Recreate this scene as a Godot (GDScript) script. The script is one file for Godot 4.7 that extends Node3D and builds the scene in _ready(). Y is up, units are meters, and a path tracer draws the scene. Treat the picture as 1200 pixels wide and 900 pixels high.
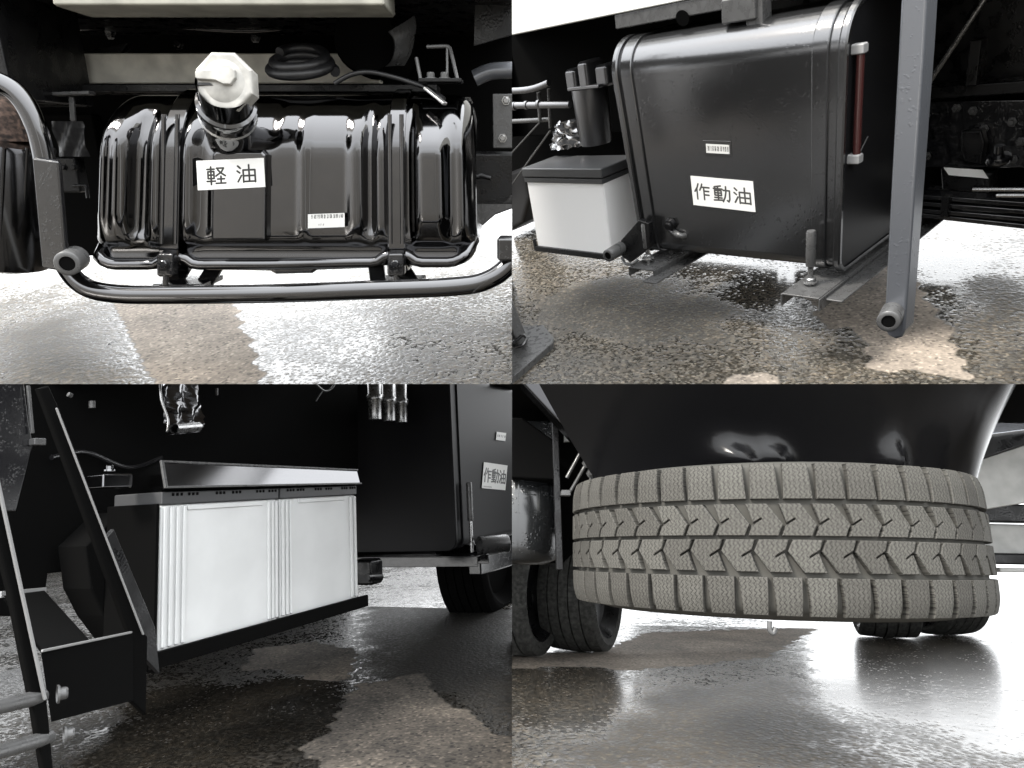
extends Node3D
# Four close views of one truck's underside, each built as a real set of its own: bay "A" upper left, "B" upper right, "C" lower left, "D" lower right.
# Every bay has its own level frame (y up, metres); the four sets are cut clean where they meet.
var BAYS = {"A": [19, 0, 0, 0.56], "B": [27, -52.5, 12, 1], "C": [-8.6, 66, 3.2, 0.62], "D": [-14.4, 0, -1, 0.36]}
var CAM_PITCH = 8.0
var T = {}            # bay -> local to camera
var CAMB = Basis()
var M = {}            # materials
var used = {}
var base_of = {}      # thing or part -> its base in bay coordinates
var rng = RandomNumberGenerator.new()

func setup_bays():
	CAMB = Basis(Vector3(1, 0, 0), deg_to_rad(CAM_PITCH))
	for k in BAYS:
		var b = BAYS[k]
		var r = Basis(Vector3(0, 0, 1), deg_to_rad(b[2])) * Basis(Vector3(1, 0, 0), deg_to_rad(b[0])) * Basis(Vector3(0, 1, 0), deg_to_rad(b[1]))
		T[k] = Transform3D(r, r * Vector3(0, -b[3], 0))

# ---------- shape collector ----------
class S:
	var p = PackedVector3Array()
	var n = PackedVector3Array()
	var u = PackedVector2Array()
	var xf = Transform3D()
	func tri(a, b, c, na, nb, nc, ua = Vector2(), ub = Vector2(), uc = Vector2()):
		p.append_array([xf * a, xf * b, xf * c])
		n.append_array([(xf.basis * na).normalized(), (xf.basis * nb).normalized(), (xf.basis * nc).normalized()])
		u.append_array([ua, ub, uc])
	func quadn(a, b, c, d, na, nb, nc, nd, ua = Vector2(0, 0), ub = Vector2(1, 0), uc = Vector2(1, 1), ud = Vector2(0, 1)):
		tri(a, b, c, na, nb, nc, ua, ub, uc)
		tri(a, c, d, na, nc, nd, ua, uc, ud)
	func quad(a, b, c, d):
		var m = (b - a).cross(d - a)
		if m.length() < 1e-12: m = (c - b).cross(d - b)
		m = m.normalized()
		quadn(a, b, c, d, m, m, m, m)
	# chamfered box
	func box(c: Vector3, s: Vector3, bev = 0.003, bas = Basis()):
		var h = s * 0.5
		bev = min(bev, min(h.x, min(h.y, h.z)) * 0.8)
		var hi = h - Vector3(bev, bev, bev)
		var ax = [Vector3(1, 0, 0), Vector3(0, 1, 0), Vector3(0, 0, 1)]
		var vert = func(sg: Vector3, face: int):
			var q = sg * hi
			q[face] = sg[face] * h[face]
			return c + bas * q
		for f in 3:
			var a = (f + 1) % 3
			var b = (f + 2) % 3
			for s1 in [-1.0, 1.0]:
				var q = []
				for ab in [[-1.0, -1.0], [1.0, -1.0], [1.0, 1.0], [-1.0, 1.0]]:
					var sg = Vector3(); sg[f] = s1; sg[a] = ab[0]; sg[b] = ab[1]
					q.append(vert.call(sg, f))
				var m = bas * (ax[f] * s1)
				quadn(q[0], q[1], q[2], q[3], m, m, m, m)
			# edges along axis f, between faces a and b
			for s1 in [-1.0, 1.0]:
				for s2 in [-1.0, 1.0]:
					var g0 = Vector3(); g0[f] = -1.0; g0[a] = s1; g0[b] = s2
					var g1 = g0; g1[f] = 1.0
					var ma = bas * (ax[a] * s1)
					var mb = bas * (ax[b] * s2)
					quadn(vert.call(g0, a), vert.call(g1, a), vert.call(g1, b), vert.call(g0, b), ma, ma, mb, mb)
		for sx in [-1.0, 1.0]:
			for sy in [-1.0, 1.0]:
				for sz in [-1.0, 1.0]:
					var g = Vector3(sx, sy, sz)
					tri(vert.call(g, 0), vert.call(g, 1), vert.call(g, 2), bas * Vector3(sx, 0, 0), bas * Vector3(0, sy, 0), bas * Vector3(0, 0, sz))
	# box between two points, w across, hgt along up
	func bar(a: Vector3, b: Vector3, w: float, hgt: float, bev = 0.003, up = Vector3(0, 1, 0)):
		var z = (b - a).normalized()
		var x = up.cross(z).normalized()
		if x.length() < 0.5: x = Vector3(1, 0, 0)
		var y = z.cross(x)
		box((a + b) * 0.5, Vector3(w, hgt, (b - a).length()), bev, Basis(x, y, z))
	func tube(path, r, seg = 14, caps = true, radii = null):
		var k = path.size()
		var up = Vector3(0.123, 0.97, 0.21)
		var rings = []
		var norms = []
		var prev = Vector3()
		for i in k:
			var t
			if i == 0: t = path[1] - path[0]
			elif i == k - 1: t = path[k - 1] - path[k - 2]
			else: t = (path[i + 1] - path[i]).normalized() + (path[i] - path[i - 1]).normalized()
			t = t.normalized()
			var x = (prev - t * prev.dot(t)) if i > 0 else up.cross(t)
			if x.length() < 0.05: x = Vector3(1, 0, 0.3).cross(t)
			x = x.normalized()
			prev = x
			var y = t.cross(x)
			var rr = radii[i] if radii != null else r
			var ring = []
			var nn = []
			for j in seg:
				var a = TAU * j / seg
				var d = x * cos(a) + y * sin(a)
				ring.append(path[i] + d * rr)
				nn.append(d)
			rings.append(ring); norms.append(nn)
		for i in k - 1:
			for j in seg:
				var j2 = (j + 1) % seg
				quadn(rings[i][j], rings[i][j2], rings[i + 1][j2], rings[i + 1][j], norms[i][j], norms[i][j2], norms[i + 1][j2], norms[i + 1][j])
		if caps:
			for e in [0, k - 1]:
				var m = (path[0] - path[1]).normalized() if e == 0 else (path[k - 1] - path[k - 2]).normalized()
				for j in seg:
					tri(path[e], rings[e][j], rings[e][(j + 1) % seg], m, m, m)
	# lathe of [radius, height] points round the axis a -> direction d
	func lathe(prof, at: Vector3, d: Vector3, seg = 24, sharp = 0.6):
		d = d.normalized()
		var x = Vector3(0, 1, 0).cross(d)
		if x.length() < 0.1: x = Vector3(1, 0, 0).cross(d)
		x = x.normalized()
		var y = d.cross(x)
		var k = prof.size()
		var sn = []
		for i in k - 1:
			var e = Vector2(prof[i + 1][0] - prof[i][0], prof[i + 1][1] - prof[i][1]).normalized()
			sn.append(Vector2(e.y, -e.x))
		for i in k - 1:
			var n0 = sn[i]
			var n1 = sn[i]
			if i > 0 and sn[i - 1].dot(sn[i]) > sharp: n0 = (sn[i - 1] + sn[i]).normalized()
			if i < k - 2 and sn[i + 1].dot(sn[i]) > sharp: n1 = (sn[i + 1] + sn[i]).normalized()
			for j in seg:
				var a0 = TAU * j / seg
				var a1 = TAU * (j + 1) / seg
				var d0 = x * cos(a0) + y * sin(a0)
				var d1 = x * cos(a1) + y * sin(a1)
				var P = [at + d0 * prof[i][0] + d * prof[i][1], at + d1 * prof[i][0] + d * prof[i][1], at + d1 * prof[i + 1][0] + d * prof[i + 1][1], at + d0 * prof[i + 1][0] + d * prof[i + 1][1]]
				quadn(P[0], P[1], P[2], P[3], d0 * n0.x + d * n0.y, d1 * n0.x + d * n0.y, d1 * n1.x + d * n1.y, d0 * n1.x + d * n1.y, Vector2(float(j) / seg, prof[i][1]), Vector2(float(j + 1) / seg, prof[i][1]), Vector2(float(j + 1) / seg, prof[i + 1][1]), Vector2(float(j) / seg, prof[i + 1][1]))
	# smooth sheet through points[i][j]
	func sheet(q, close_j = false, flip = false):
		var ni = q.size()
		var nj = q[0].size()
		var nr = []
		for i in ni:
			var row = []
			for j in nj:
				var ia = max(i - 1, 0)
				var ib = min(i + 1, ni - 1)
				var ja = (j - 1 + nj) % nj if close_j else max(j - 1, 0)
				var jb = (j + 1) % nj if close_j else min(j + 1, nj - 1)
				var m = (q[ib][j] - q[ia][j]).cross(q[i][jb] - q[i][ja])
				row.append(m.normalized() * (-1.0 if flip else 1.0))
			nr.append(row)
		for i in ni - 1:
			for j in (nj if close_j else nj - 1):
				var j2 = (j + 1) % nj
				quadn(q[i][j], q[i + 1][j], q[i + 1][j2], q[i][j2], nr[i][j], nr[i + 1][j], nr[i + 1][j2], nr[i][j2], Vector2(float(i) / (ni - 1), float(j) / (nj - 1)), Vector2(float(i + 1) / (ni - 1), float(j) / (nj - 1)), Vector2(float(i + 1) / (ni - 1), float(j + 1) / (nj - 1)), Vector2(float(i) / (ni - 1), float(j + 1) / (nj - 1)))
	# outline in the plane (o, x, y), thickness th along -normal, front edge chamfered
	func plate(o: Vector3, x: Vector3, y: Vector3, pts, th: float, bev = 0.002):
		var z = x.cross(y).normalized()
		var poly = PackedVector2Array(pts)
		if Geometry2D.is_polygon_clockwise(poly): poly.reverse()
		var k = poly.size()
		var ins = PackedVector2Array()
		for i in k:
			var e0 = (poly[i] - poly[(i + k - 1) % k]).normalized()
			var e1 = (poly[(i + 1) % k] - poly[i]).normalized()
			var m0 = Vector2(-e0.y, e0.x)
			var m1 = Vector2(-e1.y, e1.x)
			var b = (m0 + m1)
			if b.length() < 0.2: b = m0
			b = b.normalized()
			ins.append(poly[i] + b * bev / max(b.dot(m0), 0.5))
		var idx = Geometry2D.triangulate_polygon(ins)
		if idx.is_empty():
			ins = poly
			idx = Geometry2D.triangulate_polygon(ins)
		var f3 = func(v: Vector2, d: float): return o + x * v.x + y * v.y - z * d
		for t in range(0, idx.size(), 3):
			var a = ins[idx[t]]; var b2 = ins[idx[t + 1]]; var c2 = ins[idx[t + 2]]
			tri(f3.call(a, 0.0), f3.call(b2, 0.0), f3.call(c2, 0.0), z, z, z, a, b2, c2)
			a = poly[idx[t]]; b2 = poly[idx[t + 1]]; c2 = poly[idx[t + 2]]
			tri(f3.call(a, th), f3.call(b2, th), f3.call(c2, th), -z, -z, -z, a, b2, c2)
		for i in k:
			var j = (i + 1) % k
			var e = (poly[j] - poly[i]).normalized()
			var m = x * e.y - y * e.x
			quadn(f3.call(ins[i], 0.0), f3.call(ins[j], 0.0), f3.call(poly[j], bev), f3.call(poly[i], bev), z, z, m, m, ins[i], ins[j], poly[j], poly[i])
			quadn(f3.call(poly[i], bev), f3.call(poly[j], bev), f3.call(poly[j], th), f3.call(poly[i], th), m, m, m, m, poly[i], poly[j], poly[j], poly[i])
	func bolt(at: Vector3, d: Vector3, r = 0.009, len = 0.012):
		lathe([[0.0, len], [r * 0.8, len], [r, len * 0.8], [r, len * 0.25], [r * 1.45, len * 0.24], [r * 1.5, 0.0]], at, d, 6, 0.99)
	func ball(c: Vector3, r: float, seg = 16):
		var prof = []
		for i in seg / 2 + 1:
			var a = PI * i / (seg / 2) - PI / 2
			prof.append([max(cos(a), 0.0) * r, sin(a) * r])
		lathe(prof, c, Vector3(0, 1, 0), seg, -1.0)

# rounded corners on a path
func bend(pts, r, n = 6):
	var out = [pts[0]]
	for i in range(1, pts.size() - 1):
		var a = pts[i - 1]; var b = pts[i]; var c = pts[i + 1]
		var rr = min(r, min((a - b).length(), (c - b).length()) * 0.48)
		var p0 = b + (a - b).normalized() * rr
		var p2 = b + (c - b).normalized() * rr
		for k in n + 1:
			var t = float(k) / n
			out.append(p0.lerp(b, t).lerp(b.lerp(p2, t), t))
	out.append(pts[-1])
	return out
func spline(pts, n = 8):
	var out = []
	for i in pts.size() - 1:
		var a = pts[max(i - 1, 0)]; var b = pts[i]; var c = pts[i + 1]; var d = pts[min(i + 2, pts.size() - 1)]
		for k in n:
			out.append(b.cubic_interpolate(c, a, d, float(k) / n))
	out.append(pts[-1])
	return out

# ---------- objects ----------
func numbered(called: String) -> String:
	if not used.has(called):
		used[called] = 0
		return called
	used[called] += 1
	return "%s_%03d" % [called, used[called]]

func clip_side(P, N, U, axis: int, sgn: float):
	var p2 = PackedVector3Array(); var n2 = PackedVector3Array(); var u2 = PackedVector2Array()
	for t in range(0, P.size(), 3):
		var d = [sgn * P[t][axis], sgn * P[t + 1][axis], sgn * P[t + 2][axis]]
		if d[0] >= 0 and d[1] >= 0 and d[2] >= 0:
			for i in 3:
				p2.append(P[t + i]); n2.append(N[t + i]); u2.append(U[t + i])
			continue
		if d[0] <= 0 and d[1] <= 0 and d[2] <= 0: continue
		var q = []
		for i in 3:
			var j = (i + 1) % 3
			if d[i] >= 0: q.append([P[t + i], N[t + i], U[t + i]])
			if (d[i] > 0 and d[j] < 0) or (d[i] < 0 and d[j] > 0):
				var k = d[i] / (d[i] - d[j])
				q.append([P[t + i].lerp(P[t + j], k), N[t + i].lerp(N[t + j], k), U[t + i].lerp(U[t + j], k)])
		for i in range(1, q.size() - 1):
			for v in [q[0], q[i], q[i + 1]]:
				p2.append(v[0]); n2.append(v[1]); u2.append(v[2])
	return [p2, n2, u2]

# commits shape s (bay coordinates) as one mesh named called, cut where its bay ends
func obj(bay: String, called: String, s: S, m: Material, parent: Node3D = null, at = Vector3.ZERO, cut = true):
	var tr: Transform3D = T[bay]
	var P = tr * s.p
	var N = s.n
	var U = s.u
	if cut:
		for ax in 2:
			var sg = (1.0 if bay in ["B", "D"] else -1.0) if ax == 0 else (1.0 if bay in ["A", "B"] else -1.0)
			var bad = false
			for v in P:
				if v[ax] * sg < 0.0:
					bad = true
					break
			if bad:
				var r = clip_side(P, N, U, ax, sg)
				P = r[0]; N = r[1]; U = r[2]
	if P.is_empty():
		print("EMPTY ", bay, " ", called)
		return null
	P = tr.affine_inverse() * P
	for t in range(0, P.size(), 3):
		var g = (P[t + 1] - P[t]).cross(P[t + 2] - P[t])
		if g.dot(N[t] + N[t + 1] + N[t + 2]) > 0.0:
			var a = P[t + 1]; P[t + 1] = P[t + 2]; P[t + 2] = a
			a = N[t + 1]; N[t + 1] = N[t + 2]; N[t + 2] = a
			var b = U[t + 1]; U[t + 1] = U[t + 2]; U[t + 2] = b
	var off = at
	if parent != null: off = base_of.get(parent, Vector3.ZERO)
	if off != Vector3.ZERO:
		for i in P.size(): P[i] -= off
	var arr = []
	arr.resize(Mesh.ARRAY_MAX)
	arr[Mesh.ARRAY_VERTEX] = P
	arr[Mesh.ARRAY_NORMAL] = N
	arr[Mesh.ARRAY_TEX_UV] = U
	var am = ArrayMesh.new()
	am.add_surface_from_arrays(Mesh.PRIMITIVE_TRIANGLES, arr)
	var o = MeshInstance3D.new()
	o.mesh = am
	o.material_override = m
	if parent != null:
		o.name = called
		parent.add_child(o, true)
	else:
		o.name = numbered(called)
		add_child(o)
		o.transform = world_of(bay, at)
	return o

func world_of(bay, at):
	var w = Transform3D(CAMB, Vector3(0, 0, 0)) * T[bay]
	return w * Transform3D(Basis(), at)

# a thing made of parts: a Node3D at its base; parts are given in bay coordinates
func thing(bay, called, label, category, at: Vector3, group = ""):
	var o = Node3D.new()
	o.name = numbered(called)
	add_child(o)
	o.transform = world_of(bay, at)
	base_of[o] = at
	tag(o, label, category, group)
	return o
# a part that is itself made of pieces
func part_group(o, called):
	var c = Node3D.new()
	c.name = called
	o.add_child(c, true)
	base_of[c] = base_of.get(o, Vector3.ZERO)
	return c
func part(bay, o, called, s, m, label = ""):
	var c = obj(bay, called, s, m, o)
	if c != null and label: c.set_meta("label", label)
	return c
func sub(bay, thing_root, part_node, called, s, m):
	# a sub-part: part nodes sit at the thing's base
	base_of[part_node] = base_of.get(thing_root, Vector3.ZERO)
	return obj(bay, called, s, m, part_node)
func tag(o, label, category, group = ""):
	o.set_meta("label", label)
	o.set_meta("category", category)
	if group: o.set_meta("group", group)
func single(bay, called, s, m, at, label, category, group = ""):
	var o = obj(bay, called, s, m, null, at)
	tag(o, label, category, group)
	return o
func struct(bay, called, s, m, kind = "structure"):
	var o = obj(bay, called, s, m)
	if o != null: o.set_meta("kind", kind)
	return o

# ---------- materials ----------
func mat(lin, rough, metal = 0.0, spec = 0.5):
	var m = StandardMaterial3D.new()
	m.albedo_color = Color(lin[0], lin[1], lin[2]).linear_to_srgb() if lin is Array else Color(lin, lin, lin).linear_to_srgb()
	m.roughness = rough
	m.metallic = metal
	m.metallic_specular = spec
	return m
func tri_map(m, scale):
	m.uv1_triplanar = true
	m.uv1_scale = Vector3(scale, scale, scale)
func noise(freq, seed, type = FastNoiseLite.TYPE_SIMPLEX_SMOOTH, oct = 3):
	var f = FastNoiseLite.new()
	f.noise_type = type
	f.frequency = freq
	f.seed = seed
	f.fractal_octaves = oct
	if type == FastNoiseLite.TYPE_CELLULAR: f.fractal_type = FastNoiseLite.FRACTAL_NONE
	return f
func tex(img):
	img.generate_mipmaps()
	return ImageTexture.create_from_image(img)
func gray_image(w, h, bytes):
	return Image.create_from_data(w, h, false, Image.FORMAT_L8, bytes)

# soft mask of polygons given in metres over the rectangle r (x, z)
func mask(r: Rect2, polys, soft: int, side: int) -> PackedByteArray:
	var n = 192
	var b = PackedByteArray(); b.resize(n * n)
	for q in polys:
		var poly = PackedVector2Array()
		for v in q: poly.append(Vector2(v.x, v.z) if v is Vector3 else v)
		for j in n:
			for i in n:
				if Geometry2D.is_point_in_polygon(r.position + r.size * Vector2((i + 0.5) / n, (j + 0.5) / n), poly): b[j * n + i] = 255
	var im = gray_image(n, n, b)
	if soft > 0:
		im.resize(n / soft, n / soft, Image.INTERPOLATE_BILINEAR)
	im.resize(side, side, Image.INTERPOLATE_CUBIC)
	return im.get_data()
# wet asphalt: water film in the low spots, stones standing out of it, dry and flooded patches
func asphalt(r: Rect2, dry, flood, seed, level = 0.5, dark = 1.0, rough_peak = 0.3, bare = [], dry_tone = 0.50, film_rough = 0.10):
	var n = 1024 if r.size.x > 0 else 512
	var md = mask(r, dry, 3, n)
	var mf = mask(r, flood, 8, n)
	var mb = mask(r, bare, 8, n)
	var tile = r.size.x <= 0
	var imgs = []
	var fd = noise(0.16, seed, FastNoiseLite.TYPE_CELLULAR, 1)
	fd.cellular_return_type = FastNoiseLite.RETURN_DISTANCE
	var fv = noise(0.16, seed, FastNoiseLite.TYPE_CELLULAR, 1)
	fv.cellular_return_type = FastNoiseLite.RETURN_CELL_VALUE
	var fe = noise(0.36, seed + 2, FastNoiseLite.TYPE_CELLULAR, 1)
	fe.cellular_return_type = FastNoiseLite.RETURN_DISTANCE
	var fw = noise(0.36, seed + 2, FastNoiseLite.TYPE_CELLULAR, 1)
	fw.cellular_return_type = FastNoiseLite.RETURN_CELL_VALUE
	var fc = noise(0.005, seed + 7, FastNoiseLite.TYPE_SIMPLEX, 3)
	var fm = noise(0.03, seed + 9, FastNoiseLite.TYPE_SIMPLEX, 3)
	for q in [fd, fv, fe, fw, fc, fm]:
		var im = q.get_seamless_image(n, n) if tile else q.get_image(n, n)
		im.convert(Image.FORMAT_L8)
		imgs.append(im.get_data())
	var D = imgs[0]; var V = imgs[1]; var E = imgs[2]; var W = imgs[3]; var C = imgs[4]; var Q = imgs[5]
	var al = PackedByteArray(); al.resize(n * n * 3)
	var ro = PackedByteArray(); ro.resize(n * n)
	var he = PackedByteArray(); he.resize(n * n)
	for i in n * n:
		var cv = C[i] / 255.0 - 0.5
		var qv = Q[i] / 255.0 - 0.5
		var big = V[i] / 255.0
		var small = W[i] / 255.0
		# stones of two sizes: only some of the large ones stand out
		var st = (1.0 - E[i] / 255.0) * 0.45 + small * 0.25
		if big > 0.45: st = max(st, (1.0 - D[i] / 255.0 * 1.15) * (0.55 + big * 0.5))
		var bare_v = mb[i] / 255.0
		var dr = clampf((md[i] / 255.0 - 0.5 + cv * 0.40 + qv * 0.12) * 4.5 + 0.5 + (small - 0.5) * 0.2, 0.0, 1.0)
		var L = level + cv * 0.34 + qv * 0.26 + mf[i] / 255.0 * 0.5 - bare_v * 0.36
		var film = clampf((L - st) * 2.2 + 0.5, 0.0, 1.0)
		var wr = lerpf(rough_peak + small * 0.25 + bare_v * 0.2, film_rough, film)
		var tone = (0.15 + small * 0.17 + st * 0.10 + cv * 0.06) * dark
		var dry_t = dry_tone + (small - 0.5) * 0.13 + cv * 0.16 + qv * 0.05
		if small > 0.94: dry_t += 0.07; tone += 0.07 * dark
		if small < 0.06: dry_t -= 0.10
		var warm = 0.05 * big
		var k = i * 3
		al[k] = int(255.0 * clampf(lerpf(tone * (1.04 + warm), dry_t * 1.05, dr), 0, 1))
		al[k + 1] = int(255.0 * clampf(lerpf(tone, dry_t * 0.975, dr), 0, 1))
		al[k + 2] = int(255.0 * clampf(lerpf(tone * (0.92 - warm), dry_t * 0.89, dr), 0, 1))
		ro[i] = int(255.0 * clampf(lerpf(wr, 0.88, dr), 0, 1))
		he[i] = int(255.0 * clampf(lerpf(lerpf(st, L * 0.5 + 0.25, film * film), 0.42 + st * 0.22, dr), 0, 1))
	var m = StandardMaterial3D.new()
	m.albedo_texture = tex(Image.create_from_data(n, n, false, Image.FORMAT_RGB8, al))
	m.roughness_texture = tex(gray_image(n, n, ro))
	m.roughness = 1.0
	var hi = gray_image(n, n, he)
	hi.convert(Image.FORMAT_RGBA8)
	hi.bump_map_to_normal_map(1.0)
	m.normal_enabled = true
	m.normal_texture = tex(hi)
	m.normal_scale = 1.0
	return m
func ground(bay, r: Rect2, m):
	var s = S.new()
	var up = Vector3(0, 1, 0)
	var a = r.position
	var b = r.end
	var nx = 6
	s.quadn(Vector3(a.x, 0, a.y), Vector3(b.x, 0, a.y), Vector3(b.x, 0, b.y), Vector3(a.x, 0, b.y), up, up, up, up)
	struct(bay, "wet_asphalt_ground", s, m)
	# the same pavement going on all round, in broad sheets that butt against the first
	s = S.new()
	var far = 70.0
	for q in [[-far, -far, far, a.y], [-far, b.y, far, far], [-far, a.y, a.x, b.y], [b.x, a.y, far, b.y]]:
		var v = [Vector3(q[0], 0, q[1]), Vector3(q[2], 0, q[1]), Vector3(q[2], 0, q[3]), Vector3(q[0], 0, q[3])]
		var k = 1.6
		s.quadn(v[0], v[1], v[2], v[3], up, up, up, up, Vector2(v[0].x, v[0].z) / k, Vector2(v[1].x, v[1].z) / k, Vector2(v[2].x, v[2].z) / k, Vector2(v[3].x, v[3].z) / k)
	struct(bay, "wet_asphalt_ground", s, M.far_ground)

# ---------- procedural textures ----------
# beads of rain on paint: a relief of small round drops, sparse or thick in patches
func drops_texture(n, count, seed, rmin, rmax) -> ImageTexture:
	var r2 = RandomNumberGenerator.new()
	r2.seed = seed
	var cl = noise(0.008, seed, FastNoiseLite.TYPE_SIMPLEX, 2)
	var h = PackedByteArray(); h.resize(n * n); h.fill(60)
	for k in count:
		var cx = r2.randf() * n
		var cy = r2.randf() * n
		if cl.get_noise_2d(cx, cy) < r2.randf_range(-0.25, 0.35): continue
		var rr = rmin + (rmax - rmin) * pow(r2.randf(), 3.0)
		for j in range(int(-rr) - 1, int(rr) + 2):
			for i in range(int(-rr) - 1, int(rr) + 2):
				var d = Vector2(i, j * r2.randf_range(0.85, 1.0)).length() / rr
				if d < 1.0:
					var at = (int(cy + j + n) % n) * n + int(cx + i + n) % n
					h[at] = max(h[at], int(60 + 170 * sqrt(1.0 - d * d) * min(rr / rmax + 0.35, 1.0)))
	var im = gray_image(n, n, h)
	im.convert(Image.FORMAT_RGBA8)
	im.bump_map_to_normal_map(2.2)
	return tex(im)
# gentle unevenness of a painted sheet
func wave_texture(n, seed, freq, amp) -> ImageTexture:
	var im = noise(freq, seed, FastNoiseLite.TYPE_SIMPLEX_SMOOTH, 3).get_seamless_image(n, n)
	im.convert(Image.FORMAT_RGBA8)
	im.bump_map_to_normal_map(amp)
	return tex(im)
# dirt: a grey map between lo and hi
func dirt_texture(n, seed, freq, lo, hi, gain = 1.0) -> ImageTexture:
	var a = noise(freq, seed, FastNoiseLite.TYPE_SIMPLEX, 5).get_seamless_image(n, n)
	a.convert(Image.FORMAT_L8)
	var d = a.get_data()
	for i in d.size():
		d[i] = int(255.0 * lerpf(lo, hi, clampf((d[i] / 255.0 - 0.5) * gain + 0.5, 0.0, 1.0)))
	return tex(gray_image(n, n, d))
func make_materials():
	var drops = drops_texture(512, 2600, 3, 1.2, 5.0)
	var wave = wave_texture(256, 9, 0.012, 1.2)
	var dirt = dirt_texture(256, 21, 0.02, 0.35, 1.0, 1.6)
	var fine = wave_texture(256, 33, 0.22, 1.0)
	M.far_ground = asphalt(Rect2(0, 0, 0, 0), [], [], 5, 0.55)
	# lacquered black of the fuel tank
	M.lacquer = mat([0.115, 0.115, 0.118], 0.085, 1.0)
	M.lacquer.normal_enabled = true; M.lacquer.normal_texture = wave; M.lacquer.normal_scale = 0.03
	tri_map(M.lacquer, 3.0)
	# satin black with rain on it
	M.satin_shaded = mat([0.010, 0.010, 0.011], 0.4, 0.0, 0.25)  # darker copy of the tank's satin paint, standing in for shade
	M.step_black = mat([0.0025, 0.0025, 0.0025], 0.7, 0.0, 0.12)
	M.satin = mat([0.135, 0.136, 0.14], 0.2, 0.92)
	M.satin.normal_enabled = true; M.satin.normal_texture = drops; M.satin.normal_scale = 0.13
	tri_map(M.satin, 2.2)
	M.satin_blue = mat([0.15, 0.158, 0.175], 0.28, 0.4, 0.8)
	M.satin_blue.normal_enabled = true; M.satin_blue.normal_texture = drops; M.satin_blue.normal_scale = 0.3
	tri_map(M.satin_blue, 3.0)
	M.wet_black = mat([0.007, 0.007, 0.008], 0.16, 0.0, 0.8)
	M.wet_black.normal_enabled = true; M.wet_black.normal_texture = drops; M.wet_black.normal_scale = 0.5
	tri_map(M.wet_black, 5.0)
	M.chassis = mat([0.006, 0.006, 0.0065], 0.5, 0.0, 0.4)
	M.chassis.roughness_texture = dirt
	M.chassis.normal_enabled = true; M.chassis.normal_texture = fine; M.chassis.normal_scale = 0.25
	tri_map(M.chassis, 2.5)
	M.deep = mat([0.003, 0.003, 0.003], 0.9, 0.0, 0.15)
	M.pan = mat([0.004, 0.004, 0.0045], 0.22, 0.0, 0.35)
	M.beige_grey = mat([0.5, 0.5, 0.48], 0.55)
	M.beige_grey.albedo_texture = dirt_texture(256, 95, 0.03, 0.9, 1.0, 1.5)
	tri_map(M.beige_grey, 1.5)
	M.wet_shiny = mat([0.015, 0.016, 0.017], 0.2, 0.25, 1.0)
	M.wet_shiny.normal_enabled = true; M.wet_shiny.normal_texture = drops; M.wet_shiny.normal_scale = 1.2
	tri_map(M.wet_shiny, 3.0)
	M.rubber = mat([0.010, 0.010, 0.011], 0.42, 0.0, 0.5)
	M.hole = mat(0.004, 0.9, 0.0, 0.1)
	M.steel = mat([0.30, 0.30, 0.30], 0.38, 0.8)
	M.steel.roughness_texture = dirt
	M.steel.normal_enabled = true; M.steel.normal_texture = fine; M.steel.normal_scale = 0.3
	tri_map(M.steel, 6.0)
	M.grey_iron = mat([0.085, 0.085, 0.085], 0.5, 0.25)
	M.grey_iron.roughness_texture = dirt
	M.grey_iron.normal_enabled = true; M.grey_iron.normal_texture = fine; M.grey_iron.normal_scale = 0.35
	tri_map(M.grey_iron, 5.0)
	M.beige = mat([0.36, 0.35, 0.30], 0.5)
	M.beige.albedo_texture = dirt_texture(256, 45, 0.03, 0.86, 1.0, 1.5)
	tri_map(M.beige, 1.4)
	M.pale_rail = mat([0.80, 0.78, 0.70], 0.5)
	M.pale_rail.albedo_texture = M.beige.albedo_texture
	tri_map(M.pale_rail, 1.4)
	M.worn = mat([0.22, 0.22, 0.22], 0.45, 0.3)
	M.rust = mat([0.085, 0.055, 0.042], 0.8, 0.0, 0.4)
	M.rust.albedo_texture = dirt_texture(256, 51, 0.05, 0.3, 1.0, 2.2)
	tri_map(M.rust, 5.0)
	M.cap_white = mat([0.46, 0.45, 0.42], 0.42)
	M.cap_white.albedo_texture = dirt_texture(256, 61, 0.02, 0.8, 1.0, 1.5)
	tri_map(M.cap_white, 4.0)
	M.bed_white = mat([0.80, 0.80, 0.76], 0.3)
	M.foil = mat([0.35, 0.35, 0.36], 0.22, 1.0)
	M.dull_steel = mat([0.16, 0.16, 0.165], 0.35, 0.9)
	M.battery_white = mat([0.62, 0.63, 0.63], 0.38)
	M.case_white_lit = mat([0.9, 0.9, 0.9], 0.35)  # brighter copy of the battery white, for the more strongly lit view
	M.battery_white.albedo_texture = dirt_texture(256, 71, 0.01, 0.965, 1.0, 1.6)
	tri_map(M.battery_white, 1.6)
	M.lid_grey = mat([0.045, 0.046, 0.048], 0.45)
	M.lid_black = mat([0.17, 0.17, 0.175], 0.14, 1.0)
	M.bright_panel = mat([0.5, 0.52, 0.56], 0.25, 0.8)
	M.drum = mat([0.05, 0.05, 0.052], 0.16, 1.0)
	M.red_tube = mat([0.055, 0.018, 0.017], 0.25)
	M.plastic_grey = mat([0.30, 0.30, 0.30], 0.5)
	M.paper = mat([0.82, 0.82, 0.80], 0.4)

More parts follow.
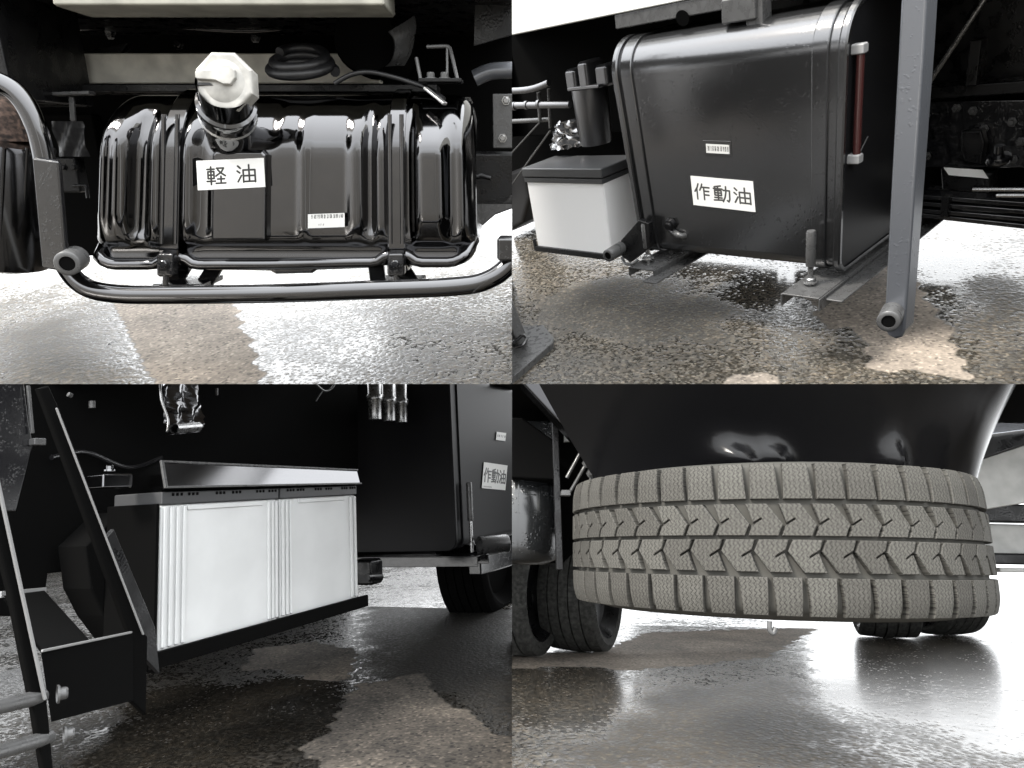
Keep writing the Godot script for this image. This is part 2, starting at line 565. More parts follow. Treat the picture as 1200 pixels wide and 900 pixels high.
# ---------- lettering ----------
const KEI = [[6,18,42,18],[10,30,40,30],[10,30,10,66],[40,30,40,66],[10,48,40,48],[10,66,40,66],[4,80,46,80],[25,6,25,97],[54,14,90,14],[90,14,78,34],[78,34,50,54],[60,22,74,38],[74,38,97,54],[58,70,92,70],[75,56,75,92],[50,92,98,92]]
const YU = [[8,10,20,22],[4,36,16,46],[6,92,24,60],[34,32,94,32],[34,32,34,95],[94,32,94,95],[34,62,94,62],[34,92,94,92],[64,6,64,92]]
const SAKU = [[28,6,20,28],[20,28,4,52],[18,34,18,96],[52,6,46,24],[46,24,36,42],[46,24,96,24],[62,24,62,96],[62,46,92,46],[62,68,92,68]]
const DOU = [[46,6,10,14],[4,24,54,24],[10,34,48,34],[48,34,48,62],[48,62,10,62],[10,62,10,34],[10,48,48,48],[29,11,29,90],[8,76,50,76],[4,92,56,88],[60,30,96,30],[96,30,94,80],[94,80,88,94],[88,94,80,88],[76,8,75,40],[75,40,68,70],[68,70,56,96]]
func sticker_texture(w, h, glyphs, ink, thick = 4.6, small_print = false) -> ImageTexture:
	var b = PackedByteArray(); b.resize(w * h); b.fill(245)
	for g in glyphs:   # [strokes, x, y, width, height]
		for st in g[0]:
			var a = Vector2(g[1] + st[0] / 100.0 * g[3], g[2] + st[1] / 100.0 * g[4])
			var c = Vector2(g[1] + st[2] / 100.0 * g[3], g[2] + st[3] / 100.0 * g[4])
			var t = thick * g[4] / 100.0
			for y in range(max(0, int(min(a.y, c.y) - t - 2)), min(h, int(max(a.y, c.y) + t + 3))):
				for x in range(max(0, int(min(a.x, c.x) - t - 2)), min(w, int(max(a.x, c.x) + t + 3))):
					var q = Geometry2D.get_closest_point_to_segment(Vector2(x, y), a, c)
					var k = clampf(q.distance_to(Vector2(x, y)) - t + 0.5, 0.0, 1.0)
					b[y * w + x] = min(b[y * w + x], int(lerpf(ink, 245, k)))
	if small_print:
		var r2 = RandomNumberGenerator.new(); r2.seed = 8
		for y in range(int(h * 0.9), int(h * 0.96)):
			for x in range(int(w * 0.05), int(w * 0.4)):
				if (x / 3) % 2 == 0 and r2.randf() < 0.8: b[y * w + x] = 90
	return tex(gray_image(w, h, b))
# rows of print too small to read
func plate_texture(w, h, rows, seed) -> ImageTexture:
	var r2 = RandomNumberGenerator.new(); r2.seed = seed
	var b = PackedByteArray(); b.resize(w * h); b.fill(225)
	for row in rows:   # [y0, y1, x0, x1] in parts of the plate
		var x = int(row[2] * w)
		while x < row[3] * w:
			var k = r2.randi_range(2, 6)
			for y in range(int(row[0] * h), int(row[1] * h)):
				for i in k:
					if x + i < w and r2.randf() < 0.75: b[y * w + x + i] = 95
			x += k + r2.randi_range(2, 4)
	return tex(gray_image(w, h, b))
func printed(t):
	var m = mat([1, 1, 1], 0.35)
	m.albedo_color = Color(0.93, 0.93, 0.92)
	m.albedo_texture = t
	return m
# a printed sheet with its four corners at a (top left), b (top right), c (bottom right), d (bottom left)
func print_sheet(a, b, c, d, th = 0.0012):
	var s = S.new()
	var z = (b - a).cross(d - a).normalized() * -1.0
	var o = z * th
	s.quadn(a + o, b + o, c + o, d + o, z, z, z, z, Vector2(0, 0), Vector2(1, 0), Vector2(1, 1), Vector2(0, 1))
	var v = [a, b, c, d]
	for i in 4:
		var j = (i + 1) % 4
		var e = (v[j] - v[i]).cross(z).normalized()
		s.quadn(v[i] + o, v[j] + o, v[j], v[i], e, e, e, e, Vector2(0.02, 0.02), Vector2(0.02, 0.02), Vector2(0.02, 0.02), Vector2(0.02, 0.02))
	return s
# a rounded box section (y, z) as a closed outline: half height hy, half depth hz, radii at front top, front bottom, back
func section(hy, hz, rt, rb, k = 7):
	var out = []
	for c in [[1, 1, rt], [-1, 1, rb], [-1, -1, rb], [1, -1, rb]]:
		var sy = c[0]; var sz = c[1]; var r = c[2]
		var a0 = {"11": 90.0, "-11": 0.0, "-1-1": -90.0, "1-1": 180.0}[str(sy) + str(sz)]
		for i in k + 1:
			var a = deg_to_rad(a0 - 90.0 * i / k)
			out.append(Vector2(sy * (hy - r) + sin(a) * r, sz * (hz - r) + cos(a) * r))
	return out
# a band of width x0..x1 and thickness th round a section centred at (cy, cz)
func band(s: S, x0, x1, sec, cy, cz, grow, th):
	var n = sec.size()
	var ring = func(x, g):
		var o = []
		for i in n:
			var e = (sec[(i + 1) % n] - sec[(i + n - 1) % n]).normalized()
			var m = Vector2(e.y, -e.x)
			if m.dot(sec[i]) < 0: m = -m
			var q = sec[i] + m * g
			o.append(Vector3(x, cy + q.x, cz + q.y))
		return o
	var a = ring.call(x0, grow + th * 0.7); var a2 = ring.call(x0 + th * 0.4, grow + th)
	var b2 = ring.call(x1 - th * 0.4, grow + th); var b = ring.call(x1, grow + th * 0.7)
	var ai = ring.call(x0, grow - 0.002); var bi = ring.call(x1, grow - 0.002)
	for pr in [[ai, a], [a, a2], [a2, b2], [b2, b], [b, bi]]:
		s.sheet([pr[0], pr[1]], true)
func sm(a, b, x): return smoothstep(a, b, x)
func bump(x, a, b, e): return smoothstep(a - e, a + e, x) * (1.0 - smoothstep(b - e, b + e, x))
func boss(s: S, at: Vector3, d: Vector3, r, len):
	s.lathe([[r * 0.55, 0.0], [r * 0.6, len], [r * 0.92, len], [r, len - r * 0.1], [r, 0.0]], at, d, 20)

# ---------- upper left: diesel tank, guard pipe ----------
func bay_a():
	var B = "A"
	ground(B, Rect2(-2.0, -4.6, 2.4, 3.6), asphalt(Rect2(-2.0, -4.6, 2.4, 3.6), [[Vector3(-1.57, 0, -2.663), Vector3(-1.107, 0, -2.663), Vector3(-0.8865, 0, -2.188), Vector3(-0.6235, 0, -1.626), Vector3(-0.5322, 0, -1.475), Vector3(-0.8476, 0, -1.475), Vector3(-0.8815, 0, -1.626), Vector3(-1.182, 0, -2.03)], [Vector3(-1.209, 0, -4.795), Vector3(-1.03, 0, -4.651), Vector3(-0.9233, 0, -4.147), Vector3(-1.129, 0, -4.147)]], [[Vector3(-4.435, 0, -5.671), Vector3(-3.274, 0, -5.347), Vector3(-1.995, 0, -3.252), Vector3(-2.16, 0, -2.663)]], 11, 0.31, 0.9, 0.32, [[Vector3(-1.73, 0, -2.246), Vector3(-1.492, 0, -2.307), Vector3(-1.01, 0, -1.626), Vector3(-1.29, 0, -1.626)]]))
	# --- fuel tank ---
	var x0 = Vector3(-0.8932, 0.4911, -1.5).x
	var x1 = Vector3(-0.0774, 0.4911, -1.5).x
	var yt = Vector3(-0.4664, 0.6719, -1.5).y
	var yb = Vector3(-0.506, 0.3111, -1.5).y
	var zf = -1.5
	var cy = (yt + yb) / 2
	var hy = (yt - yb) / 2
	var hz = 0.19
	var cz = zf - hz
	var X = func(px): return x0 + (px - 104.0) / 453.0 * (x1 - x0)
	var Y = func(py): return yt + (py - 106.0) / 206.0 * (yb - yt)
	var t = thing(B, "fuel_tank", "glossy black ribbed fuel tank with white octagonal cap behind the bent guard pipe", "fuel tank", Vector3((x0 + x1) / 2, yb, cz))
	var sec = section(hy, hz, 0.125, 0.05, 12)
	# finer front
	var sec2 = []
	for i in sec.size():
		var a = sec[i]; var b = sec[(i + 1) % sec.size()]
		var k = 1
		if (b - a).length() > 0.08: k = 24 if a.y > 0.1 and b.y > 0.1 else 4
		for j in k: sec2.append(a.lerp(b, float(j) / k))
	var ribs = [ # left, right, soft edge, rise, top row, bottom row, soft rows
		[113, 149, 9, 0.016, 130, 266, 22], [125, 133, 4, -0.006, 150, 262, 20], [176, 189, 7, 0.014, 134, 272, 20], [213, 230, 8, 0.016, 138, 272, 24],
		[246, 414, 6, 0.004, 118, 272, 12], [351, 361, 5, 0.005, 130, 270, 10], [411, 425, 8, 0.012, 130, 268, 20], [428, 438, 6, -0.010, 118, 270, 16], [440, 451, 7, 0.010, 130, 270, 16],
		[476, 484, 4, -0.010, 118, 276, 14], [486, 524, 11, 0.030, 148, 268, 22], [535, 547, 8, 0.013, 132, 276, 20]]
	var rows = []
	var xs = []
	var nx = 170
	for i in nx + 1: xs.append(x0 + (x1 - x0) * i / nx)
	var re = 0.05
	for i in nx + 1:
		var x = xs[i]
		var din = min(x - x0, x1 - x)
		var inset = 0.0
		if din < re: inset = re - sqrt(max(re * re - (re - din) * (re - din), 0.0))
		var px = 104.0 + 453.0 * (x - x0) / (x1 - x0)
		var ring = []
		for q in sec2:
			var f = Vector2(1.0 - inset / hy, 1.0 - inset / hz)
			var v = Vector3(x, cy + q.x * f.x, cz + q.y * f.y)
			var py = 106.0 + 206.0 * (yt - v.y) / (yt - yb)
			# the picture's left end leans a little: the shell is wider low down
			v.x += (x - x1) / (x0 - x1) * (py - 212.0) / 206.0 * -0.085
			if q.y > hz * 0.55:
				var d = 0.0
				for r in ribs:
					d += r[3] * bump(px, r[0], r[1], r[2]) * bump(py, r[4], r[5], r[6])
				d += -0.014 * bump(px, 153, 172, 6) * bump(py, 130, 274, 12)
				d += -0.012 * bump(py, 281, 297, 6)
				var w = smoothstep(hz * 0.55, hz * 0.95, q.y)
				v.z += d * w
				# the shoulder dips between the pressings
				v.y += w * 0.010 * (bump(px, 240, 322, 8) * -1.0) * bump(py, 100, 170, 20)
			ring.append(v)
		rows.append(ring)
	var s = S.new()
	s.sheet(rows, true)
	for e in [0, nx]:
		var c = Vector3()
		for v in rows[e]: c += v
		c /= rows[e].size()
		var m = Vector3(-1 if e == 0 else 1, 0, 0)
		for j in rows[e].size(): s.tri(c, rows[e][j], rows[e][(j + 1) % rows[e].size()], m, m, m)
	part(B, t, "shell", s, M.lacquer)
	var lean = func(sh):
		for i in sh.p.size():
			var v = sh.p[i]
			var py = 106.0 + 206.0 * (yt - v.y) / (yt - yb)
			v.x += (v.x - x1) / (x0 - x1) * (py - 212.0) / 206.0 * -0.085
			sh.p[i] = v
	# weld lip along the bottom
	s = S.new()
	var lip = []
	for i in 61:
		var px = 108.0 + 445.0 * i / 60.0
		var py = 307.0 - 9.0 * bump(px, 188, 222, 9) - 9.0 * bump(px, 446, 482, 9) - (32.0 - sqrt(maxf(0.0, 1024.0 - pow(maxf(0.0, 139.0 - px), 2.0)))) - (32.0 - sqrt(maxf(0.0, 1024.0 - pow(maxf(0.0, px - 522.0), 2.0)))) - 3.0 * sm(300, 440, px)
		lip.append(Vector3(X.call(px), Y.call(py), zf - 0.004 - 0.05 * pow(max(0.0, (118.0 - px) / 10.0), 2.0) - 0.05 * pow(max(0.0, (px - 541.0) / 12.0), 2.0)))
	s.tube(lip, 0.012, 12)
	lean.call(s)
	part(B, t, "weld_lip", s, M.lacquer)
	# sump below the middle
	s = S.new()
	s.plate(Vector3(0, 0, zf - 0.03), Vector3(1, 0, 0), Vector3(0, 1, 0), [Vector2(X.call(232), Y.call(308)), Vector2(X.call(440), Y.call(306)), Vector2(X.call(430), Y.call(314)), Vector2(X.call(356), Y.call(317)), Vector2(X.call(350), Y.call(321)), Vector2(X.call(304), Y.call(322)), Vector2(X.call(298), Y.call(318)), Vector2(X.call(240), Y.call(317))], 0.2, 0.008)
	part(B, t, "sump", s, M.lacquer)
	# two hold-down straps with their brackets
	for q in [[190.0, 212.0], [455.0, 475.0]]:
		s = S.new()
		band(s, X.call(q[0]), X.call(q[1]), section(hy, hz, 0.125, 0.05, 12), cy, cz, 0.006, 0.006)
		var mid = (q[0] + q[1]) / 2
		for e in [q[0] + 3.0, q[1] - 3.0]:
			s.tube([Vector3(X.call(e), Y.call(132), zf + 0.012), Vector3(X.call(e), Y.call(280), zf + 0.012)], 0.005, 8)
		lean.call(s)
		part(B, t, "strap", s, M.lacquer)
		s = S.new()
		s.box(Vector3(X.call(mid), Y.call(305), zf + 0.012), Vector3(0.036, 0.052, 0.03), 0.006)
		s.tube([Vector3(X.call(mid), Y.call(312), zf + 0.02), Vector3(X.call(mid), Y.call(335), zf + 0.02)], 0.006, 8)
		s.bolt(Vector3(X.call(mid), Y.call(303), zf + 0.027), Vector3(0, 0, 1), 0.009, 0.01)
		lean.call(s)
		part(B, t, "strap_clamp", s, M.wet_black)
	# raised box that carries the lettering
	s = S.new()
	s.plate(Vector3(0, 0, zf + 0.024), Vector3(1, 0, 0), Vector3(0, 1, 0), [Vector2(X.call(252), Y.call(176)), Vector2(X.call(256), Y.call(171)), Vector2(X.call(311), Y.call(171)), Vector2(X.call(316), Y.call(176)), Vector2(X.call(316), Y.call(276)), Vector2(X.call(252), Y.call(276))], 0.05, 0.008)
	lean.call(s)
	part(B, t, "raised_panel", s, M.lacquer)
	s = print_sheet(Vector3(-0.6478, 0.5369, -1.474), Vector3(-0.5088, 0.5427, -1.474), Vector3(-0.5121, 0.4855, -1.474), Vector3(-0.6531, 0.4787, -1.474))
	part(B, t, "fuel_label", s, printed(sticker_texture(288, 128, [[KEI, 38, 24, 84, 84], [YU, 168, 22, 84, 84]], 40)), "white label with two black characters for diesel oil")
	s = print_sheet(Vector3(-0.4334, 0.4289, -1.489), Vector3(-0.3552, 0.4316, -1.489), Vector3(-0.3575, 0.4023, -1.489), Vector3(-0.4362, 0.3996, -1.489))
	part(B, t, "data_plate", s, printed(plate_texture(96, 36, [[0.08, 0.34, 0.1, 0.92], [0.72, 0.86, 0.3, 0.42]], 5)))
	# filler neck and cap
	var cap = Vector3(-0.531, 0.6782, -1.37)
	var ax = Vector3(0.03, 0.16, 0.98).normalized()
	var foot = Vector3(-0.5889, 0.5761, -1.52)
	s = S.new()
	var nd = (cap - foot).normalized()
	var nl = (cap - foot).length()
	s.lathe([[0.046, 0.0], [0.050, nl * 0.35], [0.052, nl * 0.55], [0.056, nl * 0.57], [0.056, nl * 0.66], [0.050, nl * 0.68], [0.050, nl * 0.95]], foot, nd, 28)
	var neck = part(B, t, "filler_neck", s, M.lacquer)
	s = S.new()
	s.lathe([[0.053, nl * 0.44], [0.0555, nl * 0.455], [0.053, nl * 0.47]], foot, nd, 28)
	sub(B, t, neck, "clamp_ring", s, M.steel)
	var cx = Vector3(0, 1, 0).cross(ax).normalized()
	var cyv = ax.cross(cx)
	var octo = func(r, a0): 
		var o = []
		for i in 8: o.append(Vector2(cos(a0 + TAU * i / 8), sin(a0 + TAU * i / 8) * 0.98) * r)
		return o
	s = S.new()
	s.plate(cap, cx, cyv, octo.call(0.056, 0.38), 0.012, 0.006)
	s.plate(cap - ax * 0.0125, cx, cyv, octo.call(0.0555, 0.38), 0.024, 0.002)
	s.lathe([[0.0, 0.0006], [0.037, 0.0006], [0.039, -0.002]], cap, ax, 32)
	var cp = part(B, t, "filler_cap", s, M.cap_white)
	s = S.new()
	var gk = 0.87
	var g = [Vector2(-0.055, 0.016), Vector2(-0.050, 0.019), Vector2(-0.012, 0.021), Vector2(0.002, 0.031), Vector2(0.018, 0.031), Vector2(0.029, 0.019), Vector2(0.029, 0.004), Vector2(0.018, -0.009), Vector2(0.002, -0.009), Vector2(-0.014, -0.001), Vector2(-0.05, 0.001), Vector2(-0.055, 0.004)]
	s.plate(cap + ax * 0.010, cx * gk, cyv * gk, g, 0.012, 0.0025)
	sub(B, t, cp, "grip", s, M.cap_white)
	s = S.new()
	s.plate(cap + ax * 0.003, cx * gk, cyv * gk, [Vector2(-0.054, -0.003), Vector2(-0.028, -0.004), Vector2(-0.022, -0.009), Vector2(-0.054, -0.010)], 0.006, 0.001)
	sub(B, t, cp, "thumb_slot", s, M.rubber)
	# feet under the tank
	for q in [[[193, 293], [252, 293], [236, 338], [178, 338]], [[417, 308], [462, 308], [490, 338], [428, 338]]]:
		s = S.new()
		var z2 = -1.62
		for e in [0, 1]:
			var top = Vector3(X.call(q[e][0] + (10 if e == 0 else -10)), Y.call(q[e][1]), z2)
			var bot = Vector3(X.call(q[3 - e][0] + (10 if e == 0 else -10)), Y.call(q[3 - e][1] + 4), z2 + 0.06)
			s.bar(top, bot, 0.035, 0.012, 0.002, Vector3(0, 0, 1))
		s.box(Vector3((X.call(q[2][0]) + X.call(q[3][0])) / 2, Y.call(336), z2 + 0.05), Vector3(abs(X.call(q[2][0]) - X.call(q[3][0])), 0.012, 0.12), 0.002)
		lean.call(s)
		part(B, t, "foot", s, M.wet_black)
	# --- guard pipe ---
	var path = spline([Vector3(-1.01, 0.691, -1.34), Vector3(-0.937, 0.677, -1.34), Vector3(-0.8939, 0.6514, -1.34), Vector3(-0.8739, 0.5964, -1.34), Vector3(-0.8733, 0.5215, -1.34), Vector3(-0.8834, 0.4245, -1.34), Vector3(-0.8723, 0.3468, -1.335), Vector3(-0.841, 0.3058, -1.33), Vector3(-0.787, 0.2906, -1.33), Vector3(-0.6899, 0.288, -1.33), Vector3(-0.4708, 0.2906, -1.33), Vector3(-0.2854, 0.2974, -1.33), Vector3(-0.1173, 0.3041, -1.33), Vector3(-0.0468, 0.3176, -1.33), Vector3(0, 0.3527, -1.34), Vector3(0.0298, 0.4105, -1.35)], 8)
	var g2 = thing(B, "guard_pipe", "bent black guard pipe running under the ribbed fuel tank", "guard pipe", Vector3(-0.4724, 0.2769, -1.33))
	s = S.new()
	s.tube(path, 0.0185, 20)
	part(B, g2, "pipe", s, M.lacquer)
	s = S.new()
	s.bar(Vector3(-0.8488, 0.5431, -1.312), Vector3(-0.8757, 0.3407, -1.312), 0.05, 0.014, 0.005, Vector3(0, 0, 1))
	part(B, g2, "mounting_bar", s, M.wet_black)
	var pb = Vector3(-0.8462, 0.36, -1.335)
	var pd = (Vector3(-0.8282, 0.3572, -1.27) - pb).normalized()
	s = S.new()
	boss(s, pb, pd, 0.023, 0.06)
	var bs = part(B, g2, "end_boss", s, M.grey_iron)
	s = S.new()
	s.lathe([[0.0, 0.058], [0.0135, 0.058]], pb, pd, 16)
	sub(B, g2, bs, "bore", s, M.hole)
	s = S.new()
	s.box(Vector3(-0.0033, 0.3788, -1.33), Vector3(0.05, 0.045, 0.045), 0.006)
	part(B, g2, "end_boss", s, M.wet_black)
	# --- silencer and rusty pipe at the left edge ---
	s = S.new()
	var c0 = Vector3(-1.092, 0.3252, -1.47)
	var c1 = Vector3(-1.032, 0.574, -1.47)
	s.lathe([[0.0, -0.008], [0.05, -0.006], [0.083, 0.006], [0.087, 0.02], [0.086, (c1 - c0).length() - 0.01], [0.08, (c1 - c0).length()], [0.0, (c1 - c0).length()]], c0, c1 - c0, 36)
	for i in 5:
		var a = 0.15 + i * 0.45
		s.tube([c0 + Vector3(sin(a) * 0.087, 0.03, cos(a) * 0.087), c1 + Vector3(sin(a) * 0.086, -0.012, cos(a) * 0.086)], 0.004, 8)
	single(B, "air_reservoir", s, M.drum, c0, "upright black drum cut by the left picture edge beside the guard pipe", "air drum")
	s = S.new()
	var rb = Vector3(-1.085, 0.5746, -1.53)
	s.lathe([[0.0, 0.092], [0.03, 0.088], [0.055, 0.073], [0.07, 0.048], [0.072, 0.0]], rb, Vector3(0, 1, 0), 28)
	single(B, "rusty_dome", s, M.rust, rb, "brown rusty dome above the black drum inside the pipe's bend", "exhaust part")
	# --- chassis behind ---
	var tr = thing(B, "truck_chassis", "black truck chassis and deck above and behind the ribbed fuel tank", "truck chassis", Vector3(-0.7202, 0.3949, -2.2))
	s = S.new()
	s.box((Vector3(-1.717, 1.089, -2.2) + Vector3(0.3196, 0.4052, -2.2)) / 2, Vector3(2.6, (Vector3(-0.6439, 1.089, -2.2) - Vector3(-0.7191, 0.4052, -2.2)).y, 0.04), 0.004)
	part(B, tr, "back_wall", s, M.deep)
	s = S.new()
	var ra = Vector3(-1.18, 0.7866, -1.88); var rb2 = Vector3(-0.3324, 0.7162, -1.88)
	s.box(Vector3((ra.x + rb2.x) / 2, (ra.y + rb2.y) / 2, -1.90), Vector3(rb2.x - ra.x, ra.y - rb2.y, 0.04), 0.004)
	part(B, tr, "side_rail", s, M.pale_rail, "beige side rail seen above the tank")
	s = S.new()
	var ry = Vector3(-0.648, 0.7122, -1.88)
	s.box(Vector3((ra.x + rb2.x) / 2, ry.y - 0.012, -1.85), Vector3(rb2.x - ra.x + 0.3, 0.02, 0.08), 0.004)
	part(B, tr, "lower_flange", s, M.chassis)
	s = S.new()
	var dk = Vector3(-0.5036, 0.8497, -1.52)
	s.box(Vector3(-0.5, dk.y + 0.07, -2.05), Vector3(3.6, 0.1, 1.05), 0.004)
	part(B, tr, "deck", s, M.chassis)
	s = S.new()
	s.box(Vector3(-0.30, 0.72, -3.8), Vector3(0.9, 0.86, 0.2), 0.01)  # unseen box added so the wet ground reflects something dark
	part(B, tr, "added_far_box", s, M.deep)
	s = S.new()
	s.box(Vector3(-2.75, 0.72, -3.8), Vector3(0.9, 0.86, 0.2), 0.01)  # second added box, likewise only there for dark reflections
	part(B, tr, "added_far_box", s, M.deep)
	# cross members: left of the beige strip and a bulge right of it
	s = S.new()
	s.plate(Vector3(0, 0, -1.93), Vector3(1, 0, 0), Vector3(0, 1, 0), [Vector2(Vector3(-1.169, 0.7847, -1.93).x, Vector3(-1.169, 0.7847, -1.93).y), Vector2(Vector3(-0.9795, 0.8163, -1.93).x, Vector3(-0.9795, 0.8163, -1.93).y), Vector2(Vector3(-1.082, 0.7163, -1.93).x, Vector3(-1.082, 0.7163, -1.93).y), Vector2(Vector3(-1.123, 0.7142, -1.93).x, Vector3(-1.123, 0.7142, -1.93).y)], 0.03, 0.003)
	part(B, tr, "gusset", s, M.chassis)
	s = S.new()
	s.box((Vector3(-1.401, 0.617, -2.1) + Vector3(-1.275, 0.2918, -2.1)) / 2, Vector3(0.30, 0.40, 0.05), 0.006)
	part(B, tr, "side_plate", s, M.deep)
	for p in [Vector3(-1.277, 0.828, -2.15), Vector3(-1.135, 0.8673, -2.15), Vector3(-0.9464, 0.8412, -2.15), Vector3(-0.7259, 0.8586, -2.15), Vector3(-0.5777, 0.889, -2.15), Vector3(-0.1926, 0.889, -2.15), Vector3(-0.1294, 0.6883, -2.15)]:
		s = S.new()
		s.bolt(p, Vector3(0, 0, 1), 0.011, 0.016)
		part(B, tr, "bolt", s, M.wet_black)
	s = S.new()
	s.tube(spline([Vector3(-1.201, 0.8729, -2.1), Vector3(-0.9781, 0.8783, -2.08), Vector3(-0.7069, 0.8687, -2.1), Vector3(-0.422, 0.8981, -2.1), Vector3(-0.094, 0.8855, -2.1)], 6), 0.007, 8)
	part(B, tr, "brake_line", s, M.wet_black)
	s = S.new()
	s.box((Vector3(-1.201, 0.8873, -1.7) + Vector3(-1.084, 0.6905, -1.7)) / 2, Vector3(0.19, 0.26, 0.3), 0.006)
	part(B, tr, "cross_member", s, M.chassis)
	s = S.new()
	s.lathe([[0.0, 0.0], [0.07, 0.0], [0.075, 0.01], [0.075, 0.3]], Vector3(-0.339, 0.7995, -1.75), Vector3(0, 0, -1), 28)
	part(B, tr, "cross_tube", s, M.deep)
	# beige rail of the load bed along the top edge
	var f0 = Vector3(-0.897, 0.8194, -1.5); var f1 = Vector3(-0.2481, 0.8253, -1.5)
	s = S.new()
	s.box(Vector3((f0.x + f1.x) / 2, f0.y + 0.06, -1.565), Vector3(f1.x - f0.x, 0.11, 0.13), 0.005)
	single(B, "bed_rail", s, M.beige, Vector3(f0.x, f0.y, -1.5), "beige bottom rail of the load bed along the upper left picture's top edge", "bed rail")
	# --- hoses on the tank ---
	s = S.new()
	var hc = Vector3(-0.4671, 0.7154, -1.66)
	var loop = []
	for i in 60:
		var a = TAU * i / 24.0
		loop.append(hc + Vector3(cos(a) * (0.074 - i * 0.0004), 0.006 + i * 0.0006 + sin(a) * 0.022, sin(a) * -0.05))
	s.tube(loop, 0.011, 10)
	single(B, "coiled_hose", s, M.rubber, hc, "coiled black hose lying on the fuel tank right of the white cap", "hose")
	s = S.new()
	s.tube(spline([Vector3(-0.3869, 0.6946, -1.62), Vector3(-0.3521, 0.7116, -1.62), Vector3(-0.3146, 0.7175, -1.62), Vector3(-0.2742, 0.7116, -1.62), Vector3(-0.223, 0.698, -1.62), Vector3(-0.1804, 0.6828, -1.6), Vector3(-0.1443, 0.6598, -1.56)], 8), 0.0052, 10)
	single(B, "arched_hose", s, M.rubber, Vector3(-0.3146, 0.7175, -1.62), "thin black hose arching over the beige rail beside the coil", "hose")
	# curled sheet-metal bracket
	var q2 = []
	var prof = [Vector3(-0.2901, 0.7389, -1.72), Vector3(-0.274, 0.7503, -1.71), Vector3(-0.2635, 0.7719, -1.7), Vector3(-0.2627, 0.7913, -1.69), Vector3(-0.2716, 0.8052, -1.68)]
	var prof2 = [Vector3(-0.2584, 0.7491, -1.8), Vector3(-0.2406, 0.777, -1.8), Vector3(-0.2309, 0.81, -1.8), Vector3(-0.2257, 0.8354, -1.8), Vector3(-0.2287, 0.857, -1.8)]
	prof = spline(prof, 5); prof2 = spline(prof2, 5)
	for i in prof.size(): q2.append([prof[i], prof[i].lerp(prof2[i], 0.5) + Vector3(0.004, 0, 0.006), prof2[i]])
	s = S.new()
	s.sheet(q2)
	var q3 = []
	for r in q2: q3.append([r[0] - Vector3(0.003, 0, 0.003), r[1] - Vector3(0.003, 0, 0.003), r[2] - Vector3(0.003, 0, 0.003)])
	s.sheet(q3)
	single(B, "curled_bracket", s, M.grey_iron, prof2[0], "curled grey metal bracket hanging above the fuel tank's right half", "bracket")
	# wire frame with two bolts
	var wf = thing(B, "wire_bracket", "small open wire bracket with two bolts on the tank's right shoulder", "bracket", Vector3(-0.1617, 0.6929, -1.6))
	s = S.new()
	s.tube([Vector3(-0.2035, 0.743, -1.6), Vector3(-0.1938, 0.6979, -1.58)], 0.004, 8)
	part(B, wf, "wire", s, M.grey_iron)
	s = S.new()
	s.tube(bend([Vector3(-0.183, 0.7669, -1.62), Vector3(-0.1336, 0.7685, -1.62), Vector3(-0.1159, 0.6996, -1.58)], 0.01), 0.004, 8)
	part(B, wf, "wire", s, M.grey_iron)
	s = S.new()
	s.tube([Vector3(-0.1392, 0.7652, -1.62), Vector3(-0.1392, 0.7064, -1.6)], 0.003, 8)
	part(B, wf, "wire", s, M.grey_iron)
	s = S.new()
	s.bar(Vector3(-0.1957, 0.6963, -1.58), Vector3(-0.1051, 0.6963, -1.58), 0.05, 0.008, 0.002)
	part(B, wf, "base_plate", s, M.chassis)
	for p in [Vector3(-0.1715, 0.6991, -1.575), Vector3(-0.1426, 0.6991, -1.575)]:
		s = S.new()
		s.bolt(p, Vector3(0, 1, 0), 0.009, 0.014)
		part(B, wf, "bolt", s, M.grey_iron)
	s = S.new()
	s.bar(Vector3(-0.1807, 0.6798, -1.54), Vector3(-0.1355, 0.6463, -1.5), 0.012, 0.006, 0.002)
	part(B, wf, "stay", s, M.steel)
	# plates at the right edge
	s = S.new()
	s.plate(Vector3(0, 0, -1.75), Vector3(1, 0, 0), Vector3(0, 1, 0), [Vector2(Vector3(-0.0889, 0.7853, -1.75).x, Vector3(-0.0889, 0.7853, -1.75).y), Vector2(Vector3(-0.0827, 0.914, -1.75).x, Vector3(-0.0827, 0.914, -1.75).y), Vector2(Vector3(0.0192, 0.914, -1.75).x, Vector3(0.0192, 0.914, -1.75).y), Vector2(Vector3(0.0197, 0.8137, -1.75).x, Vector3(0.0197, 0.8137, -1.75).y)], 0.004, 0.001)
	single(B, "hanging_flap", s, M.chassis, Vector3(-0.0386, 0.897, -1.75), "thin black flap hanging in the upper left picture's top right corner", "flap")
	var bp = thing(B, "bolted_plate", "small grey plate with two bolt heads right of the fuel tank", "bolted plate", Vector3(-0.0219, 0.559, -1.85))
	s = S.new()
	var b0 = Vector3(-0.0491, 0.6902, -1.85); var b1 = Vector3(0.0131, 0.5611, -1.85)
	s.box((b0 + b1) / 2, Vector3(b1.x - b0.x, b0.y - b1.y, 0.01), 0.003)
	part(B, bp, "plate", s, M.grey_iron)
	for p in [Vector3(-0.0149, 0.674, -1.843), Vector3(-0.0238, 0.5857, -1.843)]:
		s = S.new()
		s.bolt(p, Vector3(0, 0, 1), 0.008, 0.010)
		part(B, bp, "bolt", s, M.steel)
	s = S.new()
	s.tube(spline([Vector3(-0.0958, 0.7299, -1.9), Vector3(-0.0543, 0.7458, -1.9), Vector3(0.0108, 0.7497, -1.9)], 6), 0.02, 14)
	single(B, "cross_pipe", s, M.satin_blue, Vector3(-0.0543, 0.7458, -1.9), "short shiny pipe in the dark above the bolted plate", "pipe")
	s = S.new()
